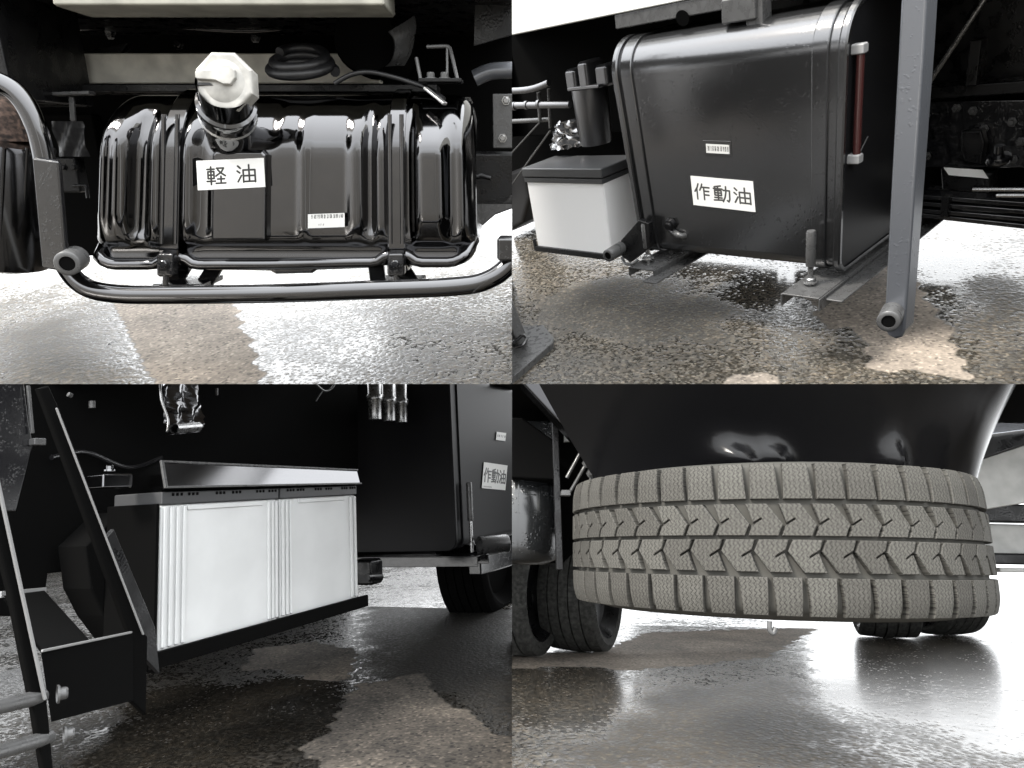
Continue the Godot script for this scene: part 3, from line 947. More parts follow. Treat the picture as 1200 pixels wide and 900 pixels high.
	s.plate(Vector3(0, 0, -1.85), Vector3(1, 0, 0), Vector3(0, 1, 0), [Vector2(Vector3(-0.0985, 0.4299, -1.85).x, Vector3(-0.0985, 0.4299, -1.85).y), Vector2(Vector3(0.0045, 0.4515, -1.85).x, Vector3(0.0045, 0.4515, -1.85).y), Vector2(Vector3(0.0045, 0.4125, -1.85).x, Vector3(0.0045, 0.4125, -1.85).y), Vector2(Vector3(-0.0451, 0.3949, -1.85).x, Vector3(-0.0451, 0.3949, -1.85).y), Vector2(Vector3(-0.0816, 0.364, -1.85).x, Vector3(-0.0816, 0.364, -1.85).y), Vector2(Vector3(-0.0996, 0.3729, -1.85).x, Vector3(-0.0996, 0.3729, -1.85).y)], 0.03, 0.004)
	single(B, "step_bracket", s, M.grey_iron, Vector3(-0.0672, 0.4299, -1.85), "dull grey bracket jutting out behind the tank's lower right end", "bracket")
	s = S.new()
	s.box((Vector3(-0.1109, 0.5481, -1.95) + Vector3(0.0236, 0.4182, -1.95)) / 2, Vector3(0.16, 0.14, 0.2), 0.01)
	s.tube([Vector3(-0.0861, 0.498, -1.8), Vector3(-0.0539, 0.4897, -1.8)], 0.006, 8)
	single(B, "axle_casing", s, M.chassis, Vector3(-0.0472, 0.4182, -1.95), "black casing in the shade right of the fuel tank", "casing")
	# rubber flap hung from a T-shaped hanger, left of the tank
	var hg = thing(B, "rubber_flap", "rough black rubber flap on a T-shaped hanger left of the fuel tank", "rubber flap", Vector3(-1.053, 0.54, -1.7))
	s = S.new()
	s.bar(Vector3(-1.077, 0.6778, -1.7), Vector3(-0.9642, 0.6814, -1.7), 0.03, 0.008, 0.002)
	s.bar(Vector3(-1.013, 0.6742, -1.7), Vector3(-1.02, 0.621, -1.7), 0.012, 0.008, 0.002, Vector3(0, 0, 1))
	part(B, hg, "hanger", s, M.grey_iron)
	s = S.new()
	var fq = []
	for i in 9:
		var row = []
		for j in 9:
			row.append(Vector3(-1.07, 0.621, -1.7).lerp(Vector3(-1, 0.621, -1.7), i / 8.0) + Vector3(0, -0.078 * j / 8.0, 0.006 * sin(i * 1.3 + j * 0.8) + rng.randf_range(-0.0015, 0.0015)))
		fq.append(row)
	s.sheet(fq)
	part(B, hg, "flap", s, M.rubber)
	s = S.new()
	s.box(Vector3(-1.07, 0.5008, -1.72), Vector3(0.07, 0.08, 0.04), 0.004)
	s.bolt(Vector3(-1.064, 0.5189, -1.7), Vector3(0, 0, 1), 0.006, 0.008)
	s.bolt(Vector3(-1.039, 0.5189, -1.7), Vector3(0, 0, 1), 0.006, 0.008)
	s.tube(bend([Vector3(-1.044, 0.4765, -1.69), Vector3(-1.013, 0.4785, -1.69), Vector3(-1.015, 0.449, -1.69)], 0.008), 0.004, 8)
	single(B, "valve_block", s, M.chassis, Vector3(-1.077, 0.4671, -1.72), "black valve block with two small bolts below the rubber flap", "valve")

# outline helper: points of one z plane as 2D
func flat(pts):
	var o = []
	for v in pts: o.append(Vector2(v.x, v.y))
	return o
func zplate(s: S, z, pts, th, bev = 0.003):
	s.plate(Vector3(0, 0, z), Vector3(1, 0, 0), Vector3(0, 1, 0), flat(pts), th, bev)

# ---------- the hydraulic oil tank, seen in two of the pictures ----------
func oil_tank(B, t, x0, x1, yb, yt, zf, depth, straps, paint = null, rtop = 0.055, lean = 0.0, end_shade = null):
	if paint == null: paint = M.satin
	var cy = (yt + yb) / 2; var hy = (yt - yb) / 2
	var hz = depth / 2; var cz = zf - hz
	var sec = section(hy, hz, rtop, 0.035, 10)
	if end_shade == null: end_shade = paint
	var skew = func(sh):
		for i in sh.p.size():
			var v = sh.p[i]
			sh.p[i].x = v.x - lean * (v.y - yb) / (yt - yb) * clampf((x1 - v.x) / (x1 - x0), 0.0, 1.05)
	var s = S.new()
	var ring = func(x, g):
		var o = []
		for q in sec: o.append(Vector3(x, cy + q.x * (1.0 - g / hy), cz + q.y * (1.0 - g / hz)))
		return o
	var rows = []
	for i in 13: rows.append(ring.call(lerpf(x0, x1, i / 12.0), 0.0))
	s.sheet(rows, true)
	skew.call(s)
	part(B, t, "shell", s, paint)
	for e in [x0, x1]:
		s = S.new()
		var r = ring.call(e, 0.0)
		var m = Vector3(-1 if e == x0 else 1, 0, 0)
		for j in r.size(): s.tri(Vector3(e, cy, cz), r[j], r[(j + 1) % r.size()], m, m, m)
		skew.call(s)
		part(B, t, "end_face", s, end_shade)
	# seamed rims at both ends
	for e in [[x0 - 0.004, x0 + 0.016], [x1 - 0.016, x1 + 0.004]]:
		s = S.new()
		band(s, e[0], e[1], sec, cy, cz, 0.0, 0.011)
		skew.call(s)
		part(B, t, "end_rim", s, paint)
	for q in straps:
		s = S.new()
		band(s, q - 0.019, q + 0.019, sec, cy, cz, 0.001, 0.006)
		skew.call(s)
		part(B, t, "strap", s, paint)
func rod(B, called, at: Vector3, y0, y1, label):
	var t = thing(B, called, label, "threaded rod", Vector3(at.x, y0, at.z), "threaded rods that hold the tank straps")
	var s = S.new()
	s.tube([Vector3(at.x, y0, at.z), Vector3(at.x, y1, at.z)], 0.0075, 12)
	part(B, t, "stud", s, M.steel)
	s = S.new()
	var h = y1 - y0
	s.lathe([[0.0, 0.0], [0.012, 0.0], [0.013, 0.004], [0.013, h * 0.55], [0.011, h * 0.58], [0.0, h * 0.58]], Vector3(at.x, y0 + h * 0.46, at.z), Vector3(0, 1, 0), 12)
	part(B, t, "sleeve", s, M.grey_iron)
	s = S.new()
	s.bolt(Vector3(at.x, y0 + 0.03, at.z), Vector3(0, 1, 0), 0.014, 0.014)
	part(B, t, "nut", s, M.steel)
	return t
func channel(s: S, a: Vector3, b: Vector3, w, lip, th = 0.006):
	# a folded channel from a to b along z: flat bed with two lips turned down
	s.bar(a, b, w, th, 0.002)
	for e in [-1.0, 1.0]:
		var o = Vector3(e * (w / 2 + 0.0005), -lip / 2, 0)
		s.bar(a + o, b + o, th, lip, 0.002)

# ---------- upper right: hydraulic oil tank ----------
func bay_b():
	var B = "B"
	ground(B, Rect2(-2.4, -2.8, 2.6, 2.4), asphalt(Rect2(-2.4, -2.8, 2.6, 2.4), [[Vector3(-1.059, 0, -2.171), Vector3(-1.081, 0, -2.717), Vector3(-0.778, 0, -2.352), Vector3(-0.5791, 0, -2.054), Vector3(-0.5197, 0, -1.892), Vector3(-0.4212, 0, -1.789), Vector3(-0.5202, 0, -1.784), Vector3(-0.6309, 0, -1.771), Vector3(-0.6439, 0, -1.658), Vector3(-0.732, 0, -1.88), Vector3(-0.8198, 0, -1.969), Vector3(-0.9089, 0, -1.945)], [Vector3(-0.9744, 0, -1.525), Vector3(-0.9431, 0, -1.587), Vector3(-0.8498, 0, -1.583), Vector3(-0.817, 0, -1.499), Vector3(-0.9336, 0, -1.437)]], [[Vector3(-1.871, 0, -2.462), Vector3(-1.117, 0, -2.366), Vector3(-1.096, 0, -1.96), Vector3(-1.45, 0, -1.984)], [Vector3(-1.056, 0, -3.114), Vector3(-0.7139, 0, -2.668), Vector3(-0.6129, 0, -2.157), Vector3(-0.9161, 0, -2.612)]], 12, 0.42, 1.0, 0.3, [[Vector3(-0.6883, 0, -2.503), Vector3(-0.5149, 0, -2.481), Vector3(-0.3443, 0, -1.824), Vector3(-0.4054, 0, -1.817)], [Vector3(-2.019, 0, -1.724), Vector3(-1.896, 0, -2.014), Vector3(-1.411, 0, -2.272), Vector3(-1.118, 0, -1.736), Vector3(-1.508, 0, -1.56), Vector3(-1.791, 0, -1.593)]]))
	var zf = -1.785
	var t = thing(B, "hydraulic_oil_tank", "big satin black square oil tank with rounded shoulders, three-character label and red sight tube", "oil tank", Vector3(-1.11, 0.26, -1.985))
	oil_tank(B, t, -1.445, -0.787, 0.258, 0.905, zf, 0.40, [-1.40, -0.845], null, 0.10, 0.055, M.satin_shaded)  # end face gets a shaded copy of the same paint
	var s = print_sheet(Vector3(-1.24, 0.5112, -1.783), Vector3(-1.035, 0.4977, -1.783), Vector3(-1.029, 0.4101, -1.783), Vector3(-1.236, 0.4228, -1.783))
	part(B, t, "oil_label", s, printed(sticker_texture(352, 160, [[SAKU, 14, 34, 92, 92], [DOU, 124, 34, 98, 92], [YU, 240, 34, 96, 92]], 70, 5.0)), "white label with three grey characters for hydraulic oil")
	s = S.new()
	zplate(s, -1.783, [Vector3(-1.191, 0.6136, -1.783), Vector3(-1.1, 0.6089, -1.783), Vector3(-1.099, 0.5666, -1.783), Vector3(-1.191, 0.5724, -1.783)], 0.004, 0.001)
	var pl = part(B, t, "rating_plate", s, M.satin)
	s = print_sheet(Vector3(-1.18, 0.604, -1.782), Vector3(-1.105, 0.5988, -1.782), Vector3(-1.105, 0.5741, -1.782), Vector3(-1.18, 0.5786, -1.782), 0.001)
	sub(B, t, pl, "printed_strip", s, printed(plate_texture(72, 28, [[0.22, 0.75, 0.08, 0.92]], 9)))
	s = S.new()
	s.lathe([[0.0, 0.024], [0.012, 0.024], [0.013, 0.016], [0.02, 0.014], [0.021, 0.0]], Vector3(-1.325, 0.3576, -1.785), Vector3(0, -0.2, 1), 6, 0.9)
	part(B, t, "drain_plug", s, M.chassis)
	s = S.new()
	s.tube(spline([Vector3(-1.348, 0.3344, -1.8), Vector3(-1.288, 0.3256, -1.77), Vector3(-1.277, 0.3166, -1.8)], 5), 0.010, 10)
	part(B, t, "drain_pipe", s, M.grey_iron)
	# sight gauge on the end face
	var g0 = Vector3(-0.77, 0.553, -1.821); var g1 = Vector3(-0.77, 0.8011, -1.808)
	g1.z = g0.z
	s = S.new()
	s.tube([g0, g1], 0.0095, 14)
	var gauge = part(B, t, "sight_tube", s, M.red_tube, "red sight tube with grey end fittings")
	for q in [[g0, -1.0], [g1, 1.0]]:
		s = S.new()
		s.box(q[0] + Vector3(-0.004, q[1] * 0.004, 0), Vector3(0.034, 0.024, 0.028), 0.004)
		sub(B, t, gauge, "end_fitting", s, M.plastic_grey)
	s = S.new()
	s.bar(Vector3(-0.765, 0.5634, -1.83), Vector3(-0.765, 0.5914, -1.872), 0.003, 0.003, 0.0005)
	sub(B, t, gauge, "wire_clip", s, M.grey_iron)
	# --- the two channels and rods under the tank ---
	s = S.new()
	var ca = Vector3(-0.8179, 0.235, -1.677)
	channel(s, Vector3(-0.835, 0.225, -1.66), Vector3(-0.835, 0.225, -2.75), 0.105, 0.035)
	s.bar(Vector3(-0.765, 0.212, -1.69), Vector3(-0.765, 0.212, -2.75), 0.06, 0.006, 0.002)
	single(B, "support_channel", s, M.grey_iron, Vector3(-0.835, 0.2, -2.2), "grey folded steel channel under the oil tank's right end", "support channel", "channels under the oil tank")
	s = S.new()
	channel(s, Vector3(-1.40, 0.225, -1.70), Vector3(-1.40, 0.225, -2.75), 0.10, 0.03)
	s.bar(Vector3(-1.335, 0.203, -1.655), Vector3(-1.335, 0.203, -2.4), 0.055, 0.006, 0.002)
	single(B, "support_channel", s, M.grey_iron, Vector3(-1.40, 0.2, -2.2), "grey folded steel channel under the oil tank's left end", "support channel", "channels under the oil tank")
	rod(B, "strap_rod", Vector3(-0.845, 0, -1.74), 0.205, 0.375, "upright rod with nut in front of the oil tank's right strap")
	rod(B, "strap_rod", Vector3(-1.405, 0, -1.75), 0.215, 0.36, "upright rod in front of the oil tank's left strap beside the white battery box")
	s = S.new()
	zplate(s, -1.74, [Vector3(-1.421, 0.3773, -1.74), Vector3(-1.381, 0.3683, -1.74), Vector3(-1.384, 0.2878, -1.74), Vector3(-1.477, 0.2249, -1.74), Vector3(-1.515, 0.2457, -1.74), Vector3(-1.507, 0.3012, -1.74)], 0.02, 0.003)
	single(B, "gusset_plate", s, M.chassis, Vector3(-1.448, 0.2522, -1.74), "small black triangular plate between battery box and oil tank", "gusset plate")
	var eb = thing(B, "pipe_end", "round hollow pipe end pointing outward below the white battery box", "pipe end", Vector3(-1.503, 0.2738, -1.68))
	s = S.new()
	var e0 = Vector3(-1.507, 0.277, -1.74); var e1 = Vector3(-1.501, 0.2749, -1.66)
	boss(s, e0, e1 - e0, 0.0215, (e1 - e0).length())
	part(B, eb, "sleeve", s, M.grey_iron)
	s = S.new()
	s.lathe([[0.0, (e1 - e0).length() - 0.003], [0.0125, (e1 - e0).length() - 0.003]], e0, e1 - e0, 16)
	part(B, eb, "bore", s, M.hole)
	s = S.new()
	s.tube(spline([Vector3(-1.491, 0.2489, -1.72), Vector3(-1.462, 0.2377, -1.7), Vector3(-1.421, 0.2457, -1.69), Vector3(-1.406, 0.2585, -1.7)], 5), 0.0055, 8)
	single(B, "bent_hook", s, M.grey_iron, Vector3(-1.455, 0.2385, -1.7), "small bent iron hook below the black triangular plate", "hook")
	# --- battery box ---
	var bb = thing(B, "battery_box", "bright white battery box with flat dark lid left of the oil tank", "battery box", Vector3(-1.79, 0.22, -1.87))
	s = S.new()
	s.box(Vector3(-1.79, 0.355, -1.875), Vector3(0.385, 0.27, 0.17), 0.006)
	part(B, bb, "case", s, M.case_white_lit)
	s = S.new()
	s.box(Vector3(-1.79, 0.515, -1.875), Vector3(0.40, 0.034, 0.19), 0.005)
	var lid = part(B, bb, "lid", s, M.lid_grey)
	s = S.new()
	s.box(Vector3(-1.79, 0.487, -1.875), Vector3(0.392, 0.018, 0.182), 0.003)
	sub(B, bb, lid, "lid_skirt", s, M.lid_grey)
	s = S.new()
	s.bar(Vector3(-1.99, 0.216, -1.787), Vector3(-1.59, 0.216, -1.787), 0.012, 0.022, 0.002)
	s.bar(Vector3(-1.99, 0.255, -1.787), Vector3(-1.99, 0.206, -1.787), 0.012, 0.012, 0.002, Vector3(0, 0, 1))
	s.box(Vector3(-1.79, 0.212, -1.875), Vector3(0.40, 0.010, 0.18), 0.002)
	part(B, bb, "tray", s, M.chassis)
	# --- filter canister, pipes and foil behind the battery box ---
	var fc = thing(B, "filter_canister", "grey metal filter canister standing behind the battery box", "filter", Vector3(-1.8, 0.5769, -2))
	s = S.new()
	var f0 = Vector3(-1.793, 0.5675, -2); var f1 = Vector3(-1.78, 0.7632, -2)
	s.lathe([[0.0, 0.0], [0.055, 0.0], [0.06, 0.01], [0.066, (f1 - f0).length()], [0.0, (f1 - f0).length()]], f0, Vector3(0, 1, 0), 28)
	part(B, fc, "bowl", s, M.dull_steel)
	s = S.new()
	var hd = f0 + Vector3(0, (f1 - f0).length() + 0.001, 0)
	s.box(hd + Vector3(-0.045, 0.035, 0.0), Vector3(0.055, 0.07, 0.10), 0.012)
	s.box(hd + Vector3(0.025, 0.045, 0.01), Vector3(0.05, 0.09, 0.10), 0.012)
	s.box(hd + Vector3(0.095, 0.035, 0.0), Vector3(0.06, 0.07, 0.09), 0.012)
	s.box(hd + Vector3(0.02, 0.006, 0.0), Vector3(0.15, 0.012, 0.12), 0.003)
	part(B, fc, "head", s, M.dull_steel)
	s = S.new()
	s.tube(spline([Vector3(-2.338, 0.7798, -2.05), Vector3(-2.198, 0.7729, -2.05), Vector3(-2.118, 0.7765, -2.05), Vector3(-2.043, 0.7895, -2.05)], 6), 0.0125, 12)
	single(B, "metal_pipe", s, M.dull_steel, Vector3(-2.159, 0.77, -2.05), "uppermost of the metal pipes running to the filter canister", "pipe", "metal pipes left of the filter canister")
	s = S.new()
	s.tube([Vector3(-2.275, 0.7327, -1.98), Vector3(-1.88, 0.7139, -1.98)], 0.0125, 14)
	for e in [602, 616, 630]: s.lathe([[0.0, 0.0], [0.016, 0.0], [0.016, 0.012], [0.0, 0.012]], Vector3(-2.138, 0.7255, -1.98) + Vector3((e - 612) * 0.005, 0, 0), Vector3(1, 0, 0), 12, 0.9)
	single(B, "metal_pipe", s, M.dull_steel, Vector3(-2.005, 0.7198, -1.98), "bright straight metal pipe with collars pointing at the filter canister", "pipe", "metal pipes left of the filter canister")
	s = S.new()
	s.tube([Vector3(-2.432, 0.6498, -2.1), Vector3(-2.114, 0.646, -2.1)], 0.009, 10)
	s.tube([Vector3(-2.138, 0.7564, -2.08), Vector3(-2.155, 0.6454, -2.08)], 0.008, 10)
	s.tube([Vector3(-2.078, 0.7647, -2.08), Vector3(-2.102, 0.6164, -2.08)], 0.007, 10)
	single(B, "metal_pipe", s, M.grey_iron, Vector3(-2.167, 0.6986, -2.1), "lowest grey pipe with two uprights left of the filter canister", "pipe", "metal pipes left of the filter canister")
	s = S.new()
	var fo = []
	for i in 11:
		var row = []
		for j in 11:
			var w = 0.5 + 0.5 * j / 10.0
			var c = Vector3(-1.904, 0.6621, -1.98).lerp(Vector3(-1.928, 0.5657, -1.98), j / 10.0)
			row.append(c + Vector3((i / 10.0 - 0.5) * 0.17 * w + rng.randf_range(-0.006, 0.006), rng.randf_range(-0.005, 0.005), 0.05 * sin(PI * i / 10.0) + rng.randf_range(-0.012, 0.012)))
		fo.append(row)
	s.sheet(fo)
	single(B, "crumpled_foil", s, M.foil, Vector3(-1.927, 0.5689, -1.98), "crumpled shiny foil wrap between the pipes and filter canister", "foil")
	s = S.new()
	s.tube([Vector3(-2.688, 0.426, -2.3), Vector3(-2.39, 0.6008, -2.3)], 0.004, 8)
	single(B, "thin_rod", s, M.grey_iron, Vector3(-2.539, 0.5135, -2.3), "left one of two thin slanting rods above the white battery box", "rod", "thin slanting rods")
	s = S.new()
	s.tube([Vector3(-2.761, 0.2469, -2.32), Vector3(-2.347, 0.561, -2.32)], 0.004, 8)
	single(B, "thin_rod", s, M.grey_iron, Vector3(-2.536, 0.4203, -2.32), "right one of two thin slanting rods above the white battery box", "rod", "thin slanting rods")
	s = S.new()
	zplate(s, -2.36, [Vector3(-2.776, 0.346, -2.36), Vector3(-2.623, 0.3854, -2.36), Vector3(-2.612, 0.2314, -2.36), Vector3(-2.7, 0.0928, -2.36), Vector3(-2.87, 0.0201, -2.36)], 0.25, 0.02)
	single(B, "wheel_arch", s, M.rubber, Vector3(-2.792, 0.0495, -2.36), "black rubber mass at the left edge behind the white battery box", "mudguard")
	# --- load bed ---
	var bd = thing(B, "load_bed", "white load bed edge with grey underside frame above the oil tank", "load bed", Vector3(-1.4, 0.98, -1.65))
	s = S.new()
	var e0b = Vector3(-2.006, 0.9928, -1.87); var e1b = Vector3(-1.18, 0.964, -1.87)
	var by = (e0b.y + e1b.y) / 2
	s.box(Vector3(-1.2, by + 0.2, -1.90), Vector3(5.0, 0.4, 0.06), 0.004)
	part(B, bd, "side_board", s, M.bed_white)
	s = S.new()
	s.box(Vector3(-0.42, by - 0.021, -1.92), Vector3(2.25, 0.042, 0.09), 0.004)
	part(B, bd, "lower_frame", s, M.grey_iron)
	s = S.new()
	s.box(Vector3(-0.2, by + 0.03, -2.56), Vector3(5.0, 0.05, 1.3), 0.004)
	part(B, bd, "underside", s, M.chassis)
	s = S.new()
	s.box(Vector3(-1.092, 0.9329, -1.85), Vector3(0.10, 0.06, 0.05), 0.005)
	s.box(Vector3(-1.052, 0.9178, -1.86), Vector3(0.05, 0.07, 0.05), 0.005)
	part(B, bd, "hinge_block", s, M.grey_iron)
	s = S.new()
	s.lathe([[0.0, 0.002], [0.022, 0.002], [0.022, 0.0]], Vector3(-1.295, 0.9354, -1.874), Vector3(0, -0.3, 1), 20)
	part(B, bd, "slot", s, M.hole)
	# --- dark chassis behind ---
	var ch = thing(B, "truck_chassis", "dark chassis frame with bolted side plate right of the oil tank", "truck chassis", Vector3(-0.7, 0.3, -2.45))
	s = S.new()
	zplate(s, -2.42, [Vector3(-0.884, 0.574, -2.42), Vector3(-0.5415, 0.5569, -2.42), Vector3(-0.5163, 0.3701, -2.42), Vector3(-0.8698, 0.3721, -2.42)], 0.03, 0.003)
	var sp = part(B, ch, "side_plate", s, M.wet_black)
	for p in [Vector3(-0.8181, 0.5312, -2.415), Vector3(-0.736, 0.5465, -2.415), Vector3(-0.6928, 0.5369, -2.415), Vector3(-0.6589, 0.485, -2.415), Vector3(-0.6865, 0.4566, -2.415), Vector3(-0.6763, 0.4015, -2.415), Vector3(-0.8055, 0.4078, -2.415), Vector3(-0.8255, 0.4732, -2.415), Vector3(-0.5911, 0.5012, -2.415), Vector3(-0.5637, 0.4461, -2.415), Vector3(-0.576, 0.3958, -2.415)]:
		s = S.new()
		s.bolt(p, Vector3(0, 0, 1), 0.009, 0.012)
		sub(B, ch, sp, "bolt", s, M.grey_iron)
	s = S.new()
	s.box((Vector3(-0.9295, 0.6261, -2.4) + Vector3(-0.5288, 0.5711, -2.4)) / 2 + Vector3(0, 0, -0.03), Vector3(0.8, 0.035, 0.09), 0.005)
	part(B, ch, "upper_flange", s, M.chassis)
	s = S.new()
	s.box(Vector3(-0.1, 0.80, -2.55), Vector3(3.2, 0.42, 0.05), 0.005)
	part(B, ch, "rear_wall", s, M.chassis)
	s = S.new()
	s.box(Vector3(-0.1, 0.42, -2.75), Vector3(2.6, 0.52, 0.05), 0.005)
	part(B, ch, "inner_wall", s, M.deep)
	s = S.new()
	s.box(Vector3(0.05, 0.5, -2.1), Vector3(0.04, 0.9, 1.1), 0.005)  # plate added out of view so the tank end reflects dark
	part(B, ch, "mudguard", s, M.deep)
	s = S.new()
	s.box(Vector3(-3.2, 0.80, -2.55), Vector3(3.6, 0.6, 0.05), 0.005)
	part(B, ch, "left_wall", s, M.deep)
	s = S.new()
	s.box(Vector3(-3.3, 0.40, -2.75), Vector3(3.6, 0.44, 0.05), 0.005)
	part(B, ch, "left_wall", s, M.deep)
	s = S.new()
	s.box((Vector3(-0.6916, 0.6477, -2.38) + Vector3(-0.685, 0.7024, -2.38)) / 2, Vector3(0.03, 0.12, 0.05), 0.004)
	part(B, ch, "hanger", s, M.chassis)
	# towing shackle and small bracket on the side plate
	s = S.new()
	zplate(s, -2.37, [Vector3(-0.7047, 0.4894, -2.37), Vector3(-0.6525, 0.49, -2.37), Vector3(-0.6399, 0.4538, -2.37), Vector3(-0.6415, 0.3903, -2.37), Vector3(-0.6868, 0.4004, -2.37), Vector3(-0.6993, 0.4354, -2.37)], 0.03, 0.005)
	part(B, ch, "bracket", s, M.chassis)
	s = S.new()
	s.lathe([[0.0, 0.0], [0.03, 0.0], [0.034, 0.008], [0.03, 0.02], [0.012, 0.024], [0.012, 0.05], [0.0, 0.05]], Vector3(-0.5896, 0.4102, -2.33), Vector3(0, 1, 0.2), 20)
	part(B, ch, "rubber_stop", s, M.wet_black)
	# white tag under the plate
	s = print_sheet(Vector3(-0.7372, 0.3878, -2.36), Vector3(-0.6331, 0.3805, -2.36), Vector3(-0.6163, 0.3558, -2.36), Vector3(-0.7211, 0.3648, -2.36), 0.002)
	part(B, ch, "white_tag", s, M.paper)
	s = S.new()
	zplate(s, -2.37, [Vector3(-0.7492, 0.38, -2.37), Vector3(-0.6165, 0.3606, -2.37), Vector3(-0.6152, 0.3103, -2.37), Vector3(-0.7389, 0.3175, -2.37)], 0.08, 0.004)
	part(B, ch, "tag_bracket", s, M.chassis)
	s = S.new()
	var di0 = Vector3(-0.6587, 0.8427, -2.3); var di1 = Vector3(-0.7795, 0.6399, -2.3)
	s.tube([di0, di1], 0.007, 8)
	single(B, "cable", s, M.steel, di1, "pale wet cable slanting down through the dark at the top right corner", "cable")
	# leaf spring: leaves stacked under the frame
	var ls = thing(B, "leaf_spring", "long black leaf spring under the chassis at the right edge", "leaf spring", Vector3(-0.6513, 0.2679, -2.3))
	for i in 4:
		s = S.new()
		var a0 = Vector3(-0.872, 0.3339, -2.3) + Vector3(0, -0.021 * i, 0)
		var a1 = Vector3(-0.4489, 0.3066, -2.3) + Vector3(0, -0.021 * i + (0.0 if i < 3 else 0.0), 0)
		s.bar(a0 - Vector3(0.15 if i < 3 else -0.02, 0, 0), a1, 0.06, 0.014, 0.003)
		part(B, ls, "leaf", s, M.wet_black)
	s = S.new()
	s.box(Vector3(-0.6919, 0.2983, -2.27), Vector3(0.022, 0.062, 0.03), 0.003)
	part(B, ls, "clip", s, M.chassis)
	s = S.new()
	s.tube([Vector3(-0.62, 0.3568, -2.24), Vector3(-0.4703, 0.3604, -2.24)], 0.006, 8)
	s.tube([Vector3(-0.5502, 0.3533, -2.2), Vector3(-0.4597, 0.3561, -2.2)], 0.006, 8)
	single(B, "brake_pipe", s, M.steel, Vector3(-0.5369, 0.3494, -2.24), "pair of thin bright brake pipes along the leaf spring", "pipe")
	s = S.new()
	s.lathe([[0.0, -0.09], [0.03, -0.088], [0.05, -0.07], [0.055, 0.0], [0.055, 0.3]], Vector3(-0.5644, 0.2302, -2.6), Vector3(0.2, 0, -1), 24)
	single(B, "axle_housing", s, M.chassis, Vector3(-0.5685, 0.1752, -2.6), "dark rounded axle housing below the leaf spring at the right edge", "axle")
	# --- guard post ---
	var gp = thing(B, "guard_post", "blue-grey square steel post hanging in front of the oil tank's right end", "guard post", Vector3(-0.54, 0.2, -1.5))
	s = S.new()
	var pa = []
	for q in [Vector3(-0.5587, 0.2505, -1.5), Vector3(-0.5485, 0.2332, -1.5), Vector3(-0.5336, 0.2276, -1.5), Vector3(-0.5197, 0.2346, -1.5), Vector3(-0.5139, 0.2526, -1.5)]: pa.append(q)
	pa.append(Vector3(-0.5203, 0.8221, -1.5)); pa.append(Vector3(-0.5235, 0.9468, -1.5)); pa.append(Vector3(-0.5676, 0.9544, -1.5)); pa.append(Vector3(-0.5663, 0.8271, -1.5))
	zplate(s, -1.5, pa, 0.05, 0.006)
	part(B, gp, "tube", s, M.satin_blue)
	s = S.new()
	var q0 = Vector3(-0.5435, 0.2931, -1.51); var q1 = Vector3(-0.5233, 0.3033, -1.43)
	boss(s, q0, q1 - q0, 0.0235, (q1 - q0).length())
	var bs = part(B, gp, "end_boss", s, M.grey_iron)
	s = S.new()
	s.lathe([[0.0, (q1 - q0).length() - 0.003], [0.0135, (q1 - q0).length() - 0.003]], q0, q1 - q0, 16)
	sub(B, gp, bs, "bore", s, M.hole)
	# --- outrigger foot ---
	var of = thing(B, "outrigger_foot", "grey support leg on a flat steel plate in the picture's lower left corner", "support leg", Vector3(-1.705, 0, -1.396))
	s = S.new()
	var po = [Vector3(-1.867, 0.02, -1.489), Vector3(-1.759, 0.02, -1.551), Vector3(-1.642, 0.02, -1.485), Vector3(-1.615, 0.02, -1.452), Vector3(-1.543, 0.02, -1.149), Vector3(-1.679, 0.02, -1.156)]
	var p2 = []
	for v in po: p2.append(Vector2(v.x, -v.z))
	s.plate(Vector3(0, 0.022, 0), Vector3(1, 0, 0), Vector3(0, 0, -1), p2, 0.022, 0.003)
	part(B, of, "foot_plate", s, M.grey_iron)
	s = S.new()
	var l0 = Vector3(-1.733, 0.022, -1.394)
	s.bar(l0, l0 + Vector3(-0.11, 0.52, 0.03), 0.07, 0.05, 0.006, Vector3(0, 0, 1))
	part(B, of, "leg", s, M.grey_iron)
	s = S.new()
	s.tube(spline([Vector3(-1.698, 0.05, -1.34), Vector3(-1.689, 0.06, -1.358), Vector3(-1.677, 0.07, -1.378), Vector3(-1.662, 0.06, -1.378), Vector3(-1.655, 0.05, -1.352), Vector3(-1.675, 0.045, -1.333)], 5), 0.006, 8)
	part(B, of, "chain_link", s, M.wet_black)

